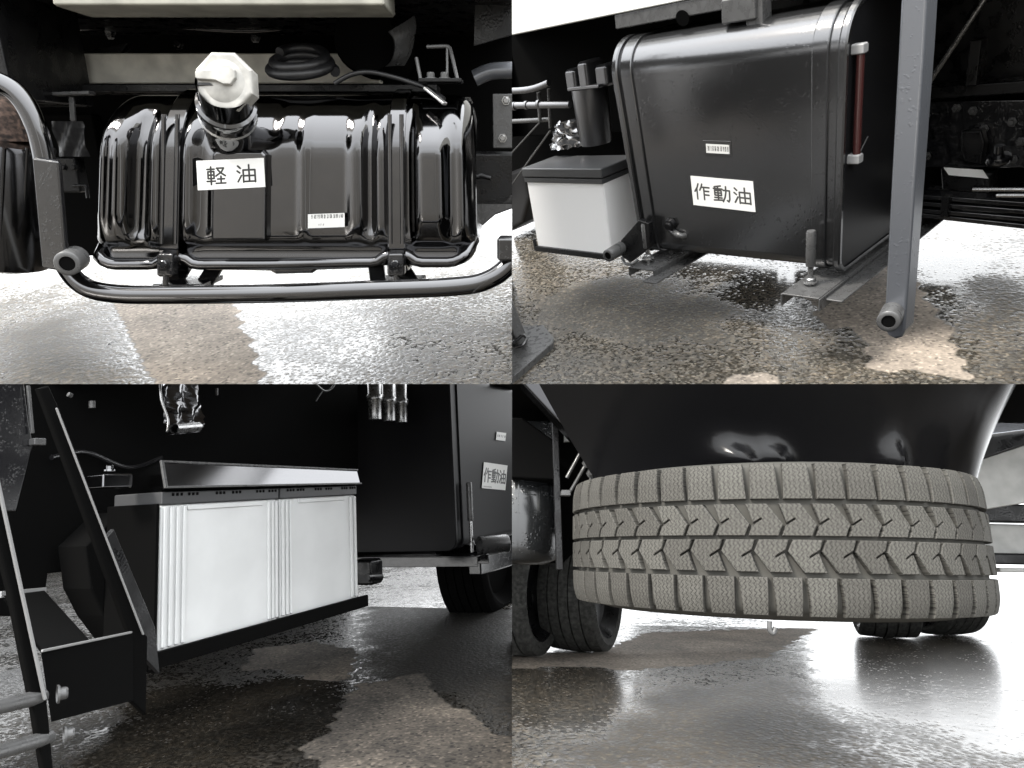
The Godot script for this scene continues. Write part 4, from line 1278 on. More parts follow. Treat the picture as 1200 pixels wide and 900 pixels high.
# ---------- lower left: pair of batteries, step, the oil tank's far end ----------
func bay_c():
	var B = "C"
	ground(B, Rect2(0.8, -3.1, 2.5, 2.7), asphalt(Rect2(0.8, -3.1, 2.5, 2.7), [[Vector3(1.961, 0, -1.478), Vector3(1.989, 0, -1.446), Vector3(2.081, 0, -1.406), Vector3(2.123, 0, -1.363), Vector3(2.032, 0, -1.256), Vector3(1.877, 0, -1.133), Vector3(1.791, 0, -0.9989), Vector3(1.58, 0, -0.7124), Vector3(1.457, 0, -0.7009), Vector3(1.335, 0, -1.118), Vector3(1.426, 0, -1.261), Vector3(1.634, 0, -1.322), Vector3(1.842, 0, -1.458)], [Vector3(2.313, 0, -2.296), Vector3(2.474, 0, -2.111), Vector3(2.375, 0, -1.807), Vector3(1.965, 0, -1.551), Vector3(1.978, 0, -1.726), Vector3(2.051, 0, -1.91), Vector3(2.014, 0, -2.083)]], [[Vector3(2.038, 0, -1.702), Vector3(1.89, 0, -1.876), Vector3(1.72, 0, -2.169), Vector3(1.139, 0, -1.786), Vector3(1.249, 0, -1.411), Vector3(1.524, 0, -1.347), Vector3(1.668, 0, -1.333)]], 13, 0.40, 0.45, 0.36, [[Vector3(2.263, 0, -1.805), Vector3(2.442, 0, -1.605), Vector3(2.286, 0, -1.079), Vector3(1.73, 0, -0.8253), Vector3(1.958, 0, -1.165)], [Vector3(4.289, 0, -3.212), Vector3(3.964, 0, -1.842), Vector3(2.299, 0, -1.018), Vector3(2.408, 0, -1.789)]], 0.285))  # whole ground coloured darker here in place of dimmer light
	var zf = -1.422
	var bx0 = 1.139; var bx1 = 1.880; var by0 = 0.292; var by1 = 0.655
	var mid = Vector3(1.524, 0.4688, -1.422).x
	# tray
	var tr = thing(B, "battery_tray", "black angle-iron tray carrying the two white batteries", "battery tray", Vector3((bx0 + bx1) / 2, by0 - 0.02, zf - 0.1))
	var s = S.new()
	s.bar(Vector3(bx0 - 0.03, by0 - 0.012, zf + 0.008), Vector3(bx1 + 0.03, by0 - 0.012, zf + 0.008), 0.012, 0.036, 0.002)
	part(B, tr, "front_lip", s, M.step_black)
	s = S.new()
	s.box(Vector3((bx0 + bx1) / 2, by0 - 0.024, zf - 0.10), Vector3(bx1 - bx0 + 0.06, 0.006, 0.21), 0.001)
	part(B, tr, "base", s, M.step_black)
	s = S.new()
	s.bar(Vector3(bx0 - 0.03, by0 - 0.012, zf + 0.004), Vector3(bx0 - 0.03, by0 - 0.012, zf - 0.2), 0.012, 0.036, 0.002)
	part(B, tr, "side_lip", s, M.step_black)
	# the two batteries
	for q in [[bx0, mid - 0.003, "left white battery with ribbed corners, nearer the step ladder"], [mid + 0.003, bx1, "right white battery with ribbed corners, nearer the oil tank"]]:
		var t = thing(B, "battery", q[2], "battery", Vector3((q[0] + q[1]) / 2, by0, zf - 0.09), "two batteries on the tray")
		var w = q[1] - q[0]
		s = S.new()
		s.box(Vector3((q[0] + q[1]) / 2, (by0 + by1 - 0.03) / 2, zf - 0.085), Vector3(w - 0.004, by1 - 0.03 - by0, 0.158), 0.005)
		part(B, t, "case", s, M.battery_white)
		# vertical ribs at both front corners, a raised border along top and bottom
		var cols = [0.012, 0.030, 0.048, 0.066, w - 0.010, w - 0.024, w - 0.038] if q[0] == bx0 else [0.010, 0.026, 0.042, w - 0.012, w - 0.032]
		for c in cols:
			s = S.new()
			s.bar(Vector3(q[0] + c, by0 + 0.008, zf - 0.003), Vector3(q[0] + c, by1 - 0.034, zf - 0.003), 0.011, 0.008, 0.003, Vector3(0, 0, 1))
			part(B, t, "rib", s, M.battery_white)
		s = S.new()
		s.bar(Vector3(q[0] + cols.max() * 0.0 + 0.075, by1 - 0.040, zf - 0.005), Vector3(q[1] - 0.06, by1 - 0.040, zf - 0.005), 0.006, 0.012, 0.002)
		part(B, t, "top_border", s, M.battery_white)
		s = S.new()
		s.box(Vector3((q[0] + q[1]) / 2, by1 - 0.015, zf - 0.085), Vector3(w - 0.001, 0.03, 0.168), 0.003)
		var lid = part(B, t, "lid_band", s, M.lid_grey)
		for c in [0.08, 0.2, 0.42, 0.56, 0.78, 0.9]:
			s = S.new()
			for k in 3:
				s.box(Vector3(q[0] + w * c + k * 0.012, by1 - 0.007, zf - 0.0005), Vector3(0.006, 0.007, 0.004), 0.001)
			var sl = sub(B, t, lid, "vent_slot", s, M.hole)
			if sl: sl.set_meta("kind", "stuff")
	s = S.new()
	s.box(Vector3(bx0 - 0.008, (by0 + by1) / 2 - 0.012, zf - 0.088), Vector3(0.010, by1 - by0 - 0.03, 0.172), 0.002)  # black sheet added to paint the battery's shadow side
	single(B, "end_shade_plate", s, M.step_black, Vector3(bx0 - 0.008, by0, zf - 0.088), "added dark plate standing in for shade on the left white battery end", "plate")
	# glossy cover lying on both
	var cv = thing(B, "battery_cover", "glossy black cover with a bright edge lying on the two batteries", "battery cover", Vector3((bx0 + bx1) / 2, by1 + 0.004, zf - 0.09))
	s = S.new()
	s.plate(Vector3(0, by1, zf + 0.014), Vector3(1, 0, 0), Vector3(0, 0.962, -0.275), [Vector2(bx0 + 0.004, 0.010), Vector2(bx1 + 0.004, 0.006), Vector2(bx1 + 0.004, 0.052), Vector2(bx0 + 0.004, 0.074)], 0.16, 0.004)
	part(B, cv, "shell", s, M.lid_black)
	s = S.new()
	s.bar(Vector3(bx0, by1 + 0.072, zf - 0.005), Vector3(bx1 + 0.004, by1 + 0.051, zf + 0.001), 0.007, 0.005, 0.001)
	part(B, cv, "upper_edge", s, M.grey_iron)
	s = S.new()
	s.bar(Vector3(bx0, by1 + 0.010, zf + 0.014), Vector3(bx1 + 0.004, by1 + 0.006, zf + 0.014), 0.008, 0.005, 0.001)
	part(B, cv, "lower_edge", s, M.grey_iron)
	s = S.new()
	s.bar(Vector3(bx0, by1 + 0.008, zf + 0.013), Vector3(bx0, by1 + 0.074, zf - 0.004), 0.008, 0.007, 0.001, Vector3(0, 0, 1))
	part(B, cv, "corner_edge", s, M.grey_iron)
	# dark box at the batteries' near end
	s = S.new()
	s.box((Vector3(1.026, 0.7009, -1.5) + Vector3(1.1, 0.6686, -1.5)) / 2, Vector3(0.075, 0.032, 0.06), 0.004)
	s.bolt(Vector3(1.061, 0.7085, -1.5), Vector3(0, 1, 0), 0.01, 0.014)
	single(B, "fuse_box", s, M.lid_black, Vector3(1.062, 0.6695, -1.5), "small black box with pale edges left of the battery cover", "fuse box")
	# --- step ladder at the left ---
	var st = thing(B, "side_step", "black folding side step with worn pale edges at the picture's left", "side step", Vector3(0.8005, 0.2819, -1.15))
	s = S.new()
	zplate(s, -1.16, [Vector3(0.7101, 0.8302, -1.16), Vector3(0.7286, 0.7944, -1.16), Vector3(0.8997, 0.3944, -1.16), Vector3(0.9069, 0.3869, -1.16), Vector3(0.9071, 0.2511, -1.16), Vector3(0.8726, 0.2873, -1.16), Vector3(0.869, 0.4008, -1.16), Vector3(0.694, 0.8241, -1.16)], 0.012, 0.003)
	var rail = part(B, st, "rail", s, M.step_black)
	s = S.new()
	s.bar(Vector3(0.7179, 0.7927, -1.152), Vector3(0.8901, 0.3937, -1.152), 0.003, 0.004, 0.001, Vector3(0, 0, 1))
	sub(B, st, rail, "worn_edge", s, M.worn)
	s = S.new()
	zplate(s, -1.02, [Vector3(0.5477, 0.717, -1.02), Vector3(0.5674, 0.662, -1.02), Vector3(0.6419, 0.3635, -1.02), Vector3(0.6557, 0.2641, -1.02), Vector3(0.6416, 0.2693, -1.02), Vector3(0.624, 0.3576, -1.02), Vector3(0.5853, 0.522, -1.02), Vector3(0.552, 0.6374, -1.02)], 0.012, 0.003)
	rail = part(B, st, "rail", s, M.step_black)
	s = S.new()
	s.bar(Vector3(0.5481, 0.705, -1.012), Vector3(0.6334, 0.3665, -1.012), 0.0045, 0.004, 0.001, Vector3(0, 0, 1))
	sub(B, st, rail, "worn_edge", s, M.worn)
	s = S.new()
	s.quad(Vector3(0.6544, 0.4226, -1.06), Vector3(0.8681, 0.4027, -1.15), Vector3(0.8717, 0.2868, -1.15), Vector3(0.6734, 0.3212, -1.06))
	s.quad(Vector3(0.6593, 0.4211, -1.068), Vector3(0.8742, 0.4012, -1.158), Vector3(0.8777, 0.2845, -1.158), Vector3(0.6785, 0.3189, -1.068))
	var rz = part(B, st, "riser", s, M.step_black)
	s = S.new()
	s.bar(Vector3(0.6543, 0.4239, -1.058), Vector3(0.8633, 0.4038, -1.148), 0.004, 0.004, 0.001)
	sub(B, st, rz, "worn_edge", s, M.worn)
	s = S.new()
	var tA = Vector3(0.6629, 0.4213, -1.07); var tB = Vector3(0.7678, 0.4124, -1.12); var tC = Vector3(0.8963, 0.4675, -1.45); var tD = Vector3(0.7922, 0.475, -1.4)
	s.quad(tA, tB, tC, tD)
	var dn = Vector3(0, -0.006, 0)
	s.quad(tA + dn, tB + dn, tC + dn, tD + dn)
	s.quad(tB, tC, tC + dn, tB + dn)
	part(B, st, "tread", s, M.step_black)
	s = S.new()
	s.bar(Vector3(0.7976, 0.4754, -1.42), Vector3(0.9042, 0.4662, -1.46), 0.006, 0.012, 0.001)
	part(B, st, "tread_back_edge", s, M.worn)
	for q in [[Vector3(0.5396, 0.3792, -1), Vector3(0.641, 0.3676, -1.03), 0.010], [Vector3(0.5427, 0.3242, -1), Vector3(0.6529, 0.3098, -1.03), 0.010]]:
		s = S.new()
		s.tube([q[0], q[1]], q[2], 14)
		var tb = part(B, st, "cross_tube", s, M.grey_iron)
		s = S.new()
		s.bolt(q[1] + Vector3(0.012, 0, 0.012), Vector3(1, 0, 0.5), 0.009, 0.013)
		sub(B, st, tb, "bolt", s, M.grey_iron)
	s = S.new()
	zplate(s, -1.33, [Vector3(0.9243, 0.5499, -1.33), Vector3(0.9557, 0.5809, -1.33), Vector3(1.056, 0.3686, -1.33), Vector3(1.07, 0.2698, -1.33), Vector3(1.033, 0.3099, -1.33)], 0.012, 0.002)
	single(B, "tray_hanger", s, M.chassis, Vector3(1.054, 0.2913, -1.33), "slanting black hanger plate at the white batteries' near corner", "bracket")
	# --- hanging sheet with rolled edge ---
	s = S.new()
	var sh = []
	var lp = spline([Vector3(1.224, 0.9589, -1.55), Vector3(1.217, 0.8889, -1.53), Vector3(1.233, 0.8339, -1.52), Vector3(1.22, 0.803, -1.5), Vector3(1.214, 0.7979, -1.52)], 5)
	var rp = spline([Vector3(1.379, 0.9845, -1.6), Vector3(1.409, 0.9137, -1.6), Vector3(1.384, 0.856, -1.58), Vector3(1.378, 0.8323, -1.56), Vector3(1.387, 0.8225, -1.58)], 5)
	for i in lp.size():
		var row = []
		for j in 9: row.append(lp[i].lerp(rp[i], j / 8.0) + Vector3(0, 0, 0.015 * sin(j * 1.9 + i * 0.5)) + Vector3(rng.randf_range(-0.003, 0.003), 0, rng.randf_range(-0.004, 0.004)))
		sh.append(row)
	s.sheet(sh)
	var hs = thing(B, "hanging_sheet", "crumpled shiny black sheet hanging with a rolled lower edge above the batteries", "plastic sheet", Vector3(1.264, 0.8135, -1.52))
	part(B, hs, "sheet", s, M.lid_black)
	s = S.new()
	s.tube([Vector3(1.232, 0.8167, -1.5), Vector3(1.341, 0.8308, -1.54)], 0.013, 14, false)
	part(B, hs, "rolled_edge", s, M.steel)
	s = S.new()
	s.tube(spline([Vector3(1.213, 0.9462, -1.53), Vector3(1.209, 0.8915, -1.52), Vector3(1.222, 0.8389, -1.51), Vector3(1.212, 0.807, -1.5)], 6), 0.003, 8)
	part(B, hs, "bright_edge", s, M.steel)
	# --- filter canister ---
	var fc = thing(B, "filter_canister", "grey fluted filter canister hanging down from the dark top edge", "filter", Vector3(2.289, 0.9163, -1.58))
	for q in [[439, 0.026], [455, 0.026], [470, 0.025]]:
		s = S.new()
		var c = Vector3(0.8664, 0.8618, -1.58)
		c = Vector3(lerpf(Vector3(2.212, 0.9854, -1.58).x, Vector3(2.398, 1.003, -1.58).x, (q[0] - 439.0) / 31.0), Vector3(2.289, 0.9129, -1.58).y, -1.58)
		s.lathe([[0.0, 0.0], [q[1], 0.0], [q[1], 0.07], [q[1] + 0.006, 0.075], [q[1] + 0.006, 0.095], [q[1], 0.10], [q[1], 0.36]], c, Vector3(0, 1, 0), 20)
		part(B, fc, "bowl", s, M.steel)
	# --- oil tank, its far end ---
	var x0 = 2.52
	var t = thing(B, "hydraulic_oil_tank", "black oil tank at the lower left picture's right edge, cut by the edge", "oil tank", Vector3(2.9, 0.37, zf - 0.2))
	oil_tank(B, t, x0, 3.6, 0.385, 1.15, zf, 0.75, [x0 + 0.085], M.satin_shaded)  # same tank in the shaded copy of its paint
	s = print_sheet(Vector3(2.818, 0.7419, -1.418), Vector3(3.073, 0.7278, -1.418), Vector3(3.033, 0.6083, -1.418), Vector3(2.784, 0.6244, -1.418))
	part(B, t, "oil_label", s, printed(sticker_texture(224, 160, [[SAKU, 8, 30, 66, 92], [DOU, 78, 30, 70, 92], [YU, 152, 30, 64, 92]], 30, 5.0, true)), "white label with three dark characters for hydraulic oil")
	s = print_sheet(Vector3(2.971, 0.8891, -1.418), Vector3(3.079, 0.8881, -1.418), Vector3(3.063, 0.8473, -1.418), Vector3(2.957, 0.8494, -1.418))
	part(B, t, "rating_plate", s, printed(plate_texture(40, 40, [[0.3, 0.6, 0.1, 0.9]], 4)))
	rod(B, "strap_rod", Vector3(x0 + 0.085, 0, zf + 0.035), 0.36, 0.64, "thin upright rod beside the oil tank's strap in the lower left picture")
	s = S.new()
	channel(s, Vector3(x0 + 0.06, 0.350, zf + 0.10), Vector3(x0 + 0.06, 0.350, zf - 1.0), 0.10, 0.04)
	single(B, "support_channel", s, M.wet_black, Vector3(x0 + 0.06, 0.31, zf - 0.4), "black channel under the oil tank in the lower left picture", "support channel")
	s = S.new()
	var c0 = Vector3(2.625, 0.3828, -1.36); var c1 = Vector3(2.798, 0.3837, -1.33)
	boss(s, c0, Vector3(0.75, 0.0, 0.6), 0.04, 0.13)
	single(B, "pipe_end", s, M.grey_iron, c0, "dull pipe end sticking out below the oil tank label at the right edge", "pipe end")
	s = S.new()
	s.box(Vector3(2.852, 0.3045, -1.42), Vector3(0.34, 0.10, 0.06), 0.008)
	s.bolt(Vector3(2.611, 0.3318, -1.38), Vector3(0, 0, 1), 0.012, 0.014)
	single(B, "pipe_bracket", s, M.wet_black, Vector3(2.848, 0.2673, -1.42), "black bracket behind the dull pipe end at the right edge", "bracket")
	s = S.new()
	s.box((Vector3(2.104, 0.3919, -1.6) + Vector3(2.221, 0.2866, -1.6)) / 2, Vector3(0.08, 0.09, 0.1), 0.01)
	s.tube([Vector3(2.028, 0.3356, -1.5), Vector3(2.109, 0.3274, -1.5)], 0.014, 10)
	single(B, "drain_cock", s, M.chassis, Vector3(2.162, 0.2951, -1.6), "small black drain fitting right of the battery tray", "drain fitting")
	s = S.new()
	s.box(Vector3(12, 1.5, -12.0), Vector3(30, 3.0, 0.2), 0.01)  # added wall, out of sight, makes the far ground reflect darker
	single(B, "added_far_wall", s, mat([0.09, 0.09, 0.088], 0.8), Vector3(12, 0, -12), "unseen grey wall added far behind the lower left truck to darken reflections", "wall")
	# --- dark underside ---
	var ch = thing(B, "truck_chassis", "black underside of the truck behind and above the white batteries", "truck chassis", Vector3(1.6, 0.45, -2.2))
	s = S.new()
	s.box(Vector3(2.6, 1.05, -2.25), Vector3(6.5, 1.1, 0.05), 0.005)
	part(B, ch, "rear_wall", s, M.deep)
	road_tyre(B, part_group(ch, "wheel"), Vector3(3.415, 0.2836, -1.75), Vector3(0.1, 0, 1), 0.36, 0.24, 30, false, M.deep, M.deep)
	s = S.new()
	s.box(Vector3(2.0, 1.15, -1.75), Vector3(5.0, 0.06, 1.1), 0.005)
	part(B, ch, "deck", s, M.deep)
	s = S.new()
	s.box(Vector3(3.3, 0.62, -3.3), Vector3(1.8, 1.0, 0.1), 0.01)  # hidden box added behind the batteries to blacken ground reflections
	part(B, ch, "added_far_box", s, M.deep)
	s = S.new()
	s.box(Vector3(1.6, 0.80, -3.3), Vector3(1.6, 0.7, 0.1), 0.01)  # another box added for the dark it gives in reflections
	part(B, ch, "added_far_box", s, M.deep)
	s = S.new()
	zplate(s, -1.75, [Vector3(0.8859, 0.9397, -1.75), Vector3(2.338, 1.124, -1.75), Vector3(2.324, 0.6937, -1.75), Vector3(1.619, 0.5938, -1.75), Vector3(1.412, 0.2268, -1.75), Vector3(1.251, 0.3491, -1.75), Vector3(1.191, 0.4723, -1.75), Vector3(1.09, 0.4751, -1.75), Vector3(1.081, 0.3765, -1.75), Vector3(0.9161, 0.4071, -1.75)], 0.03, 0.004)
	part(B, ch, "engine_cover", s, M.deep)
	s = S.new()
	zplate(s, -1.45, [Vector3(0.734, 0.8849, -1.45), Vector3(0.8365, 0.8979, -1.45), Vector3(0.8546, 0.7951, -1.45), Vector3(0.8628, 0.7608, -1.45), Vector3(0.8371, 0.626, -1.45), Vector3(0.7484, 0.6308, -1.45)], 0.03, 0.004)
	part(B, ch, "wet_panel", s, M.wet_black)
	s = S.new()
	s.bar(Vector3(0.8398, 0.8762, -1.44), Vector3(0.8526, 0.7803, -1.44), 0.006, 0.006, 0.001, Vector3(0, 0, 1))
	s.box(Vector3(0.8633, 0.7635, -1.44), Vector3(0.024, 0.014, 0.02), 0.002)
	part(B, ch, "latch", s, M.grey_iron)
	s = S.new()
	zplate(s, -1.6, [Vector3(1.078, 0.539, -1.6), Vector3(1.162, 0.6135, -1.6), Vector3(1.275, 0.5197, -1.6), Vector3(1.293, 0.1974, -1.6), Vector3(1.195, 0.2822, -1.6), Vector3(1.131, 0.3708, -1.6), Vector3(1.095, 0.4394, -1.6)], 0.1, 0.006)
	part(B, ch, "frame_bracket", s, M.deep)
	s = S.new()
	zplate(s, -2.2, [Vector3(2.851, 0.7134, -2.2), Vector3(3.907, 0.7024, -2.2), Vector3(3.859, 0.143, -2.2), Vector3(3.359, 0.2528, -2.2), Vector3(2.837, 0.292, -2.2)], 0.04, 0.004)
	part(B, ch, "cross_member", s, M.deep)
	for q in [[Vector3(1.149, 0.9001, -1.7), Vector3(1.15, 0.8824, -1.7), 0.008], [Vector3(1.549, 0.9772, -1.7), Vector3(1.549, 0.9557, -1.7), 0.004], [Vector3(1.087, 0.9116, -1.7), Vector3(1.096, 0.9082, -1.7), 0.006]]:  # short tubes standing in for bright glints
		s = S.new()
		s.tube([q[0], q[1]], q[2], 8)
		part(B, ch, "glint_stub", s, M.grey_iron)
	s = S.new()
	s.tube(spline([Vector3(1.053, 0.7535, -1.7), Vector3(1.15, 0.7695, -1.72), Vector3(1.27, 0.7307, -1.72), Vector3(1.359, 0.7585, -1.7)], 6), 0.007, 8)
	part(B, ch, "brake_line", s, M.wet_black)
	s = S.new()
	s.tube(spline([Vector3(1.991, 1.055, -1.7), Vector3(2.058, 1.023, -1.7), Vector3(2.108, 1.042, -1.7), Vector3(2.13, 1.078, -1.7)], 5), 0.004, 8)
	s.tube([Vector3(2.048, 1.022, -1.7), Vector3(2.009, 0.9791, -1.7)], 0.003, 6)
	single(B, "wire_loop", s, M.grey_iron, Vector3(2.048, 1.015, -1.7), "small looped wire hanging from the dark top edge", "wire")

# a road tyre with four grooves round it, standing on its own parts
func road_tyre(B, t, c: Vector3, axis: Vector3, R, w, seg = 40, dusty = false, hub = null, skin = null):
	if hub == null: hub = M.chassis
	var s = S.new()
	var h = w / 2
	var k = minf(R / 0.36, 1.0)
	var prof = []
	prof.append([R - 0.085 * k, -h - 0.004])
	prof.append([R - 0.05 * k, -h - 0.012]); prof.append([R - 0.02 * k, -h - 0.004])
	var ed = [-1.0, -0.62, -0.56, -0.22, -0.16, 0.16, 0.22, 0.56, 0.62, 1.0]
	for i in ed.size():
		var d = 0.007 * abs(ed[i]) * abs(ed[i])
		if i % 2 == 0:
			if i > 0: prof.append([R - 0.011 - d, ed[i] * h])
			prof.append([R - d, ed[i] * h + 0.0001])
		else:
			prof.append([R - d, ed[i] * h])
			if i < ed.size() - 1: prof.append([R - 0.011 - d, ed[i] * h + 0.0001])
	prof.append([R - 0.02 * k, h + 0.004]); prof.append([R - 0.05 * k, h + 0.012]); prof.append([R - 0.085 * k, h + 0.004])
	s.lathe(prof, c, axis, seg * 2, 0.75)
	part(B, t, "casing", s, skin if skin != null else (M.road_tread if dusty else M.rubber))
	s = S.new()
	s.lathe([[R - 0.084 * k, -h - 0.003], [R - 0.10 * k, -h + 0.01], [R - 0.14 * k, -h + 0.05], [0.06 * k, -h + 0.06], [0.0, -h + 0.06]], c, axis, seg, 0.75)
	part(B, t, "rim", s, hub)
	s = S.new()
	s.lathe([[0.0, h - 0.06], [0.06 * k, h - 0.06], [R - 0.14 * k, h - 0.05], [R - 0.10 * k, h - 0.01], [R - 0.084 * k, h + 0.003]], c, axis, seg, 0.75)
	part(B, t, "rim", s, hub)

# zigzag cuts across a tread block, 40 mm to the tile
func sipe_texture(n, normal_map):
	var al = PackedByteArray(); al.resize(n * n)
	var nz = noise(0.03, 77, FastNoiseLite.TYPE_SIMPLEX, 3)
	for y in n:
		for x in n:
			var per = n / 6.0
			var yy = fmod(y, n / 5.0) / (n / 5.0)
			var z = (abs(yy - 0.5) * 2.0 - 0.5) * per * 0.55
			var d = abs(fmod(x + z + n * 2, per) - per / 2)
			var v = smoothstep(1.6, 4.2, d)
			if normal_map: al[y * n + x] = int(255 * (0.3 + 0.7 * v))
			else: al[y * n + x] = int(255 * clampf((0.62 + 0.38 * v) * (0.92 + 0.16 * nz.get_noise_2d(x, y)), 0, 1))
	var im = gray_image(n, n, al)
	if normal_map:
		im.convert(Image.FORMAT_RGBA8)
		im.bump_map_to_normal_map(5.0)
	return tex(im)

func bay_d():
	var B = "D"
	M.tread = mat([0.082, 0.079, 0.071], 0.85, 0.0, 0.3)
	M.tread.albedo_texture = sipe_texture(256, false)
	M.tread.normal_enabled = true; M.tread.normal_texture = sipe_texture(256, true); M.tread.normal_scale = 0.8
	M.tread.uv1_scale = Vector3(25, 25, 25)
	M.tread_b = M.tread.duplicate(); M.tread_b.albedo_color = Color(0.071, 0.068, 0.061).linear_to_srgb()
	M.tread_c = M.tread.duplicate(); M.tread_c.albedo_color = Color(0.091, 0.088, 0.079).linear_to_srgb()
	M.casing = mat([0.06, 0.058, 0.052], 0.85, 0.0, 0.3)
	M.road_tread = mat([0.060, 0.060, 0.056], 0.8, 0.0, 0.3)
	M.road_tread.albedo_texture = dirt_texture(256, 88, 0.02, 0.55, 1.0, 1.4)
	tri_map(M.road_tread, 8.0)
	ground(B, Rect2(-0.3, -4.2, 2.6, 3.4), asphalt(Rect2(-0.3, -4.2, 2.6, 3.4), [[Vector3(-0.0157, 0, -2.942), Vector3(0.3637, 0, -2.94), Vector3(0.7413, 0, -3.802), Vector3(1.851, 0, -4.282), Vector3(1.039, 0, -2.901), Vector3(0.6633, 0, -2.632), Vector3(0.4264, 0, -2.508), Vector3(0.2849, 0, -2.549), Vector3(-0.0123, 0, -2.515)]], [[Vector3(0.0169, 0, -2.499), Vector3(0.3669, 0, -2.501), Vector3(0.2947, 0, -1.875), Vector3(0.1868, 0, -1.683), Vector3(0.013, 0, -1.593)], [Vector3(1.64, 0, -3.909), Vector3(3.442, 0, -4.57), Vector3(0.9939, 0, -1.379), Vector3(0.9639, 0, -1.521), Vector3(0.9722, 0, -1.742), Vector3(0.8098, 0, -1.917)]], 14, 0.45, 0.9, 0.3, [[Vector3(0.4623, 0, -2.261), Vector3(0.9, 0, -2.304), Vector3(0.7293, 0, -1.571), Vector3(0.7201, 0, -1.364), Vector3(0.1468, 0, -1.331)]], 0.5, 0.2))
	# --- spare tyre, lying flat under the tail of the truck ---
	var c = Vector3(0.482, 0.396, -1.329)
	var R = 0.36
	var t = thing(B, "spare_wheel", "dusty grey spare tyre with chevron winter tread slung flat under the truck", "spare wheel", c)
	var drop = func(y): return 0.0015 * pow(y / 0.1, 2.0) + 6.5 * pow(max(0.0, abs(y) - 0.076), 2.0)
	var s = S.new()
	var prof = []
	for i in 25:
		var y = -0.1 + 0.2 * i / 24.0
		prof.append([R - 0.011 - drop.call(y), y])
	prof.push_front([R - 0.034, -0.108]); prof.push_front([R - 0.06, -0.115]); prof.push_front([R - 0.10, -0.105]); prof.push_front([R - 0.14, -0.07])
	prof.append([R - 0.034, 0.108]); prof.append([R - 0.06, 0.115]); prof.append([R - 0.10, 0.105]); prof.append([R - 0.14, 0.07])
	s.lathe(prof, c, Vector3(0, 1, 0), 96, 0.2)
	part(B, t, "casing", s, M.casing)
	s = S.new()
	s.lathe([[R - 0.14, -0.072], [R - 0.15, -0.05], [R - 0.18, 0.0], [0.05, 0.0], [0.0, 0.0]], c, Vector3(0, 1, 0), 40, 0.7)
	part(B, t, "rim", s, M.grey_iron)
	var N = 50
	var p = TAU * R / N
	var a0 = atan2(-c.x, -c.z)   # angle that faces the photographer
	# outlines in metres along the tread (s) and across it (t)
	var G = 0.0035
	var chev = func(sg):   # a chevron block: wide slanting gap at the outer side, thin gap at the inner side
		var y0 = 0.0025; var y1 = 0.0475
		var o = [Vector2(-0.46, y1), Vector2(0.20, y1), Vector2(0.64, 0.019), Vector2(0.47, y0), Vector2(-0.42, y0), Vector2(-0.30, 0.0165), Vector2(0.02, 0.0255), Vector2(0.0, 0.0275), Vector2(-0.26, 0.0205)]
		var r = []
		for v in o: r.append(Vector2(v.x * p * sg, v.y * sg))
		return r
	var rows = [
		[chev.call(1.0), 0.0], [chev.call(-1.0), 0.35],
		[[Vector2(-0.45 * p, 0.054), Vector2(0.43 * p, 0.054), Vector2(0.40 * p, 0.079), Vector2(0.36 * p, 0.106), Vector2(-0.40 * p, 0.106), Vector2(-0.43 * p, 0.079)], 0.15],
		[[Vector2(0.47 * p, -0.054), Vector2(-0.41 * p, -0.054), Vector2(-0.36 * p, -0.079), Vector2(-0.33 * p, -0.106), Vector2(0.41 * p, -0.106), Vector2(0.45 * p, -0.079)], 0.6]]
	var map_block = func(src: S, dst: S, off):
		for i in src.p.size():
			var v = src.p[i]
			var ang = a0 + off + v.x / R
			var rad = R - drop.call(v.y) + v.z
			var er = Vector3(sin(ang), 0, cos(ang))
			# the picture's left is the tyre's left: s runs with the angle
			dst.p.append(Vector3(c.x, c.y, c.z) + er * rad + Vector3(0, v.y, 0))
			var et = Vector3(cos(ang), 0, -sin(ang))
			var sl = drop.call(v.y + 0.001) - drop.call(v.y - 0.001)
			var nn = src.n[i]
			nn = Vector3(nn.x, nn.y + nn.z * sl / 0.002, nn.z).normalized()
			dst.n.append(et * nn.x + Vector3(0, nn.y, 0) + er * nn.z)
			dst.u.append(src.u[i] + Vector2(off * 0.37, 0))
	for row in rows:
		var src = S.new()
		src.plate(Vector3(), Vector3(1, 0, 0), Vector3(0, 1, 0), row[0], 0.0125, 0.0012)
		# finer across the shoulder: cut the long triangles so that the rounding shows
		var fine = S.new()
		for k in range(0, src.p.size(), 3): split_tri(fine, [src.p[k], src.p[k + 1], src.p[k + 2]], [src.n[k], src.n[k + 1], src.n[k + 2]], [src.u[k], src.u[k + 1], src.u[k + 2]], 2 if absf(row[0][0].y) > 0.05 else 1)
		var variants = []
		for m in [M.tread, M.tread_b, M.tread_c]:
			variants.append(m)
		var rest = S.new()
		var first = null
		for k in N:
			var off = (k + row[1]) * TAU / N
			var w = wrapf(off, -PI, PI)
			if abs(w) < 1.45:
				if first == null:
					var b = S.new()
					map_block.call(fine, b, 0.0)
					first = obj(B, "tread_block", b, M.tread, t)
					first.rotation.y = off
				else:
					var d = first.duplicate()
					d.name = "tread_block"
					t.add_child(d, true)
					d.rotation.y = off
					d.material_override = variants[rng.randi() % 3]
			else:
				map_block.call(fine, rest, off)
		var o = obj(B, "far_tread_blocks", rest, M.tread, t)
		o.set_meta("kind", "stuff")
	# --- wheels of the rear axle ---
	var ax = thing(B, "rear_axle", "dark rear axle with its four wheels half hidden behind the spare tyre", "axle", Vector3(0.95, 0.1, -3.1))
	s = S.new()
	s.tube([Vector3(0.3, 0.25, -3.1), Vector3(1.75, 0.22, -3.35)], 0.04, 18)
	part(B, ax, "axle_tube", s, M.deep)
	s = S.new()
	s.ball(Vector3(0.80, 0.27, -3.2), 0.08, 24)
	part(B, ax, "differential", s, M.deep)
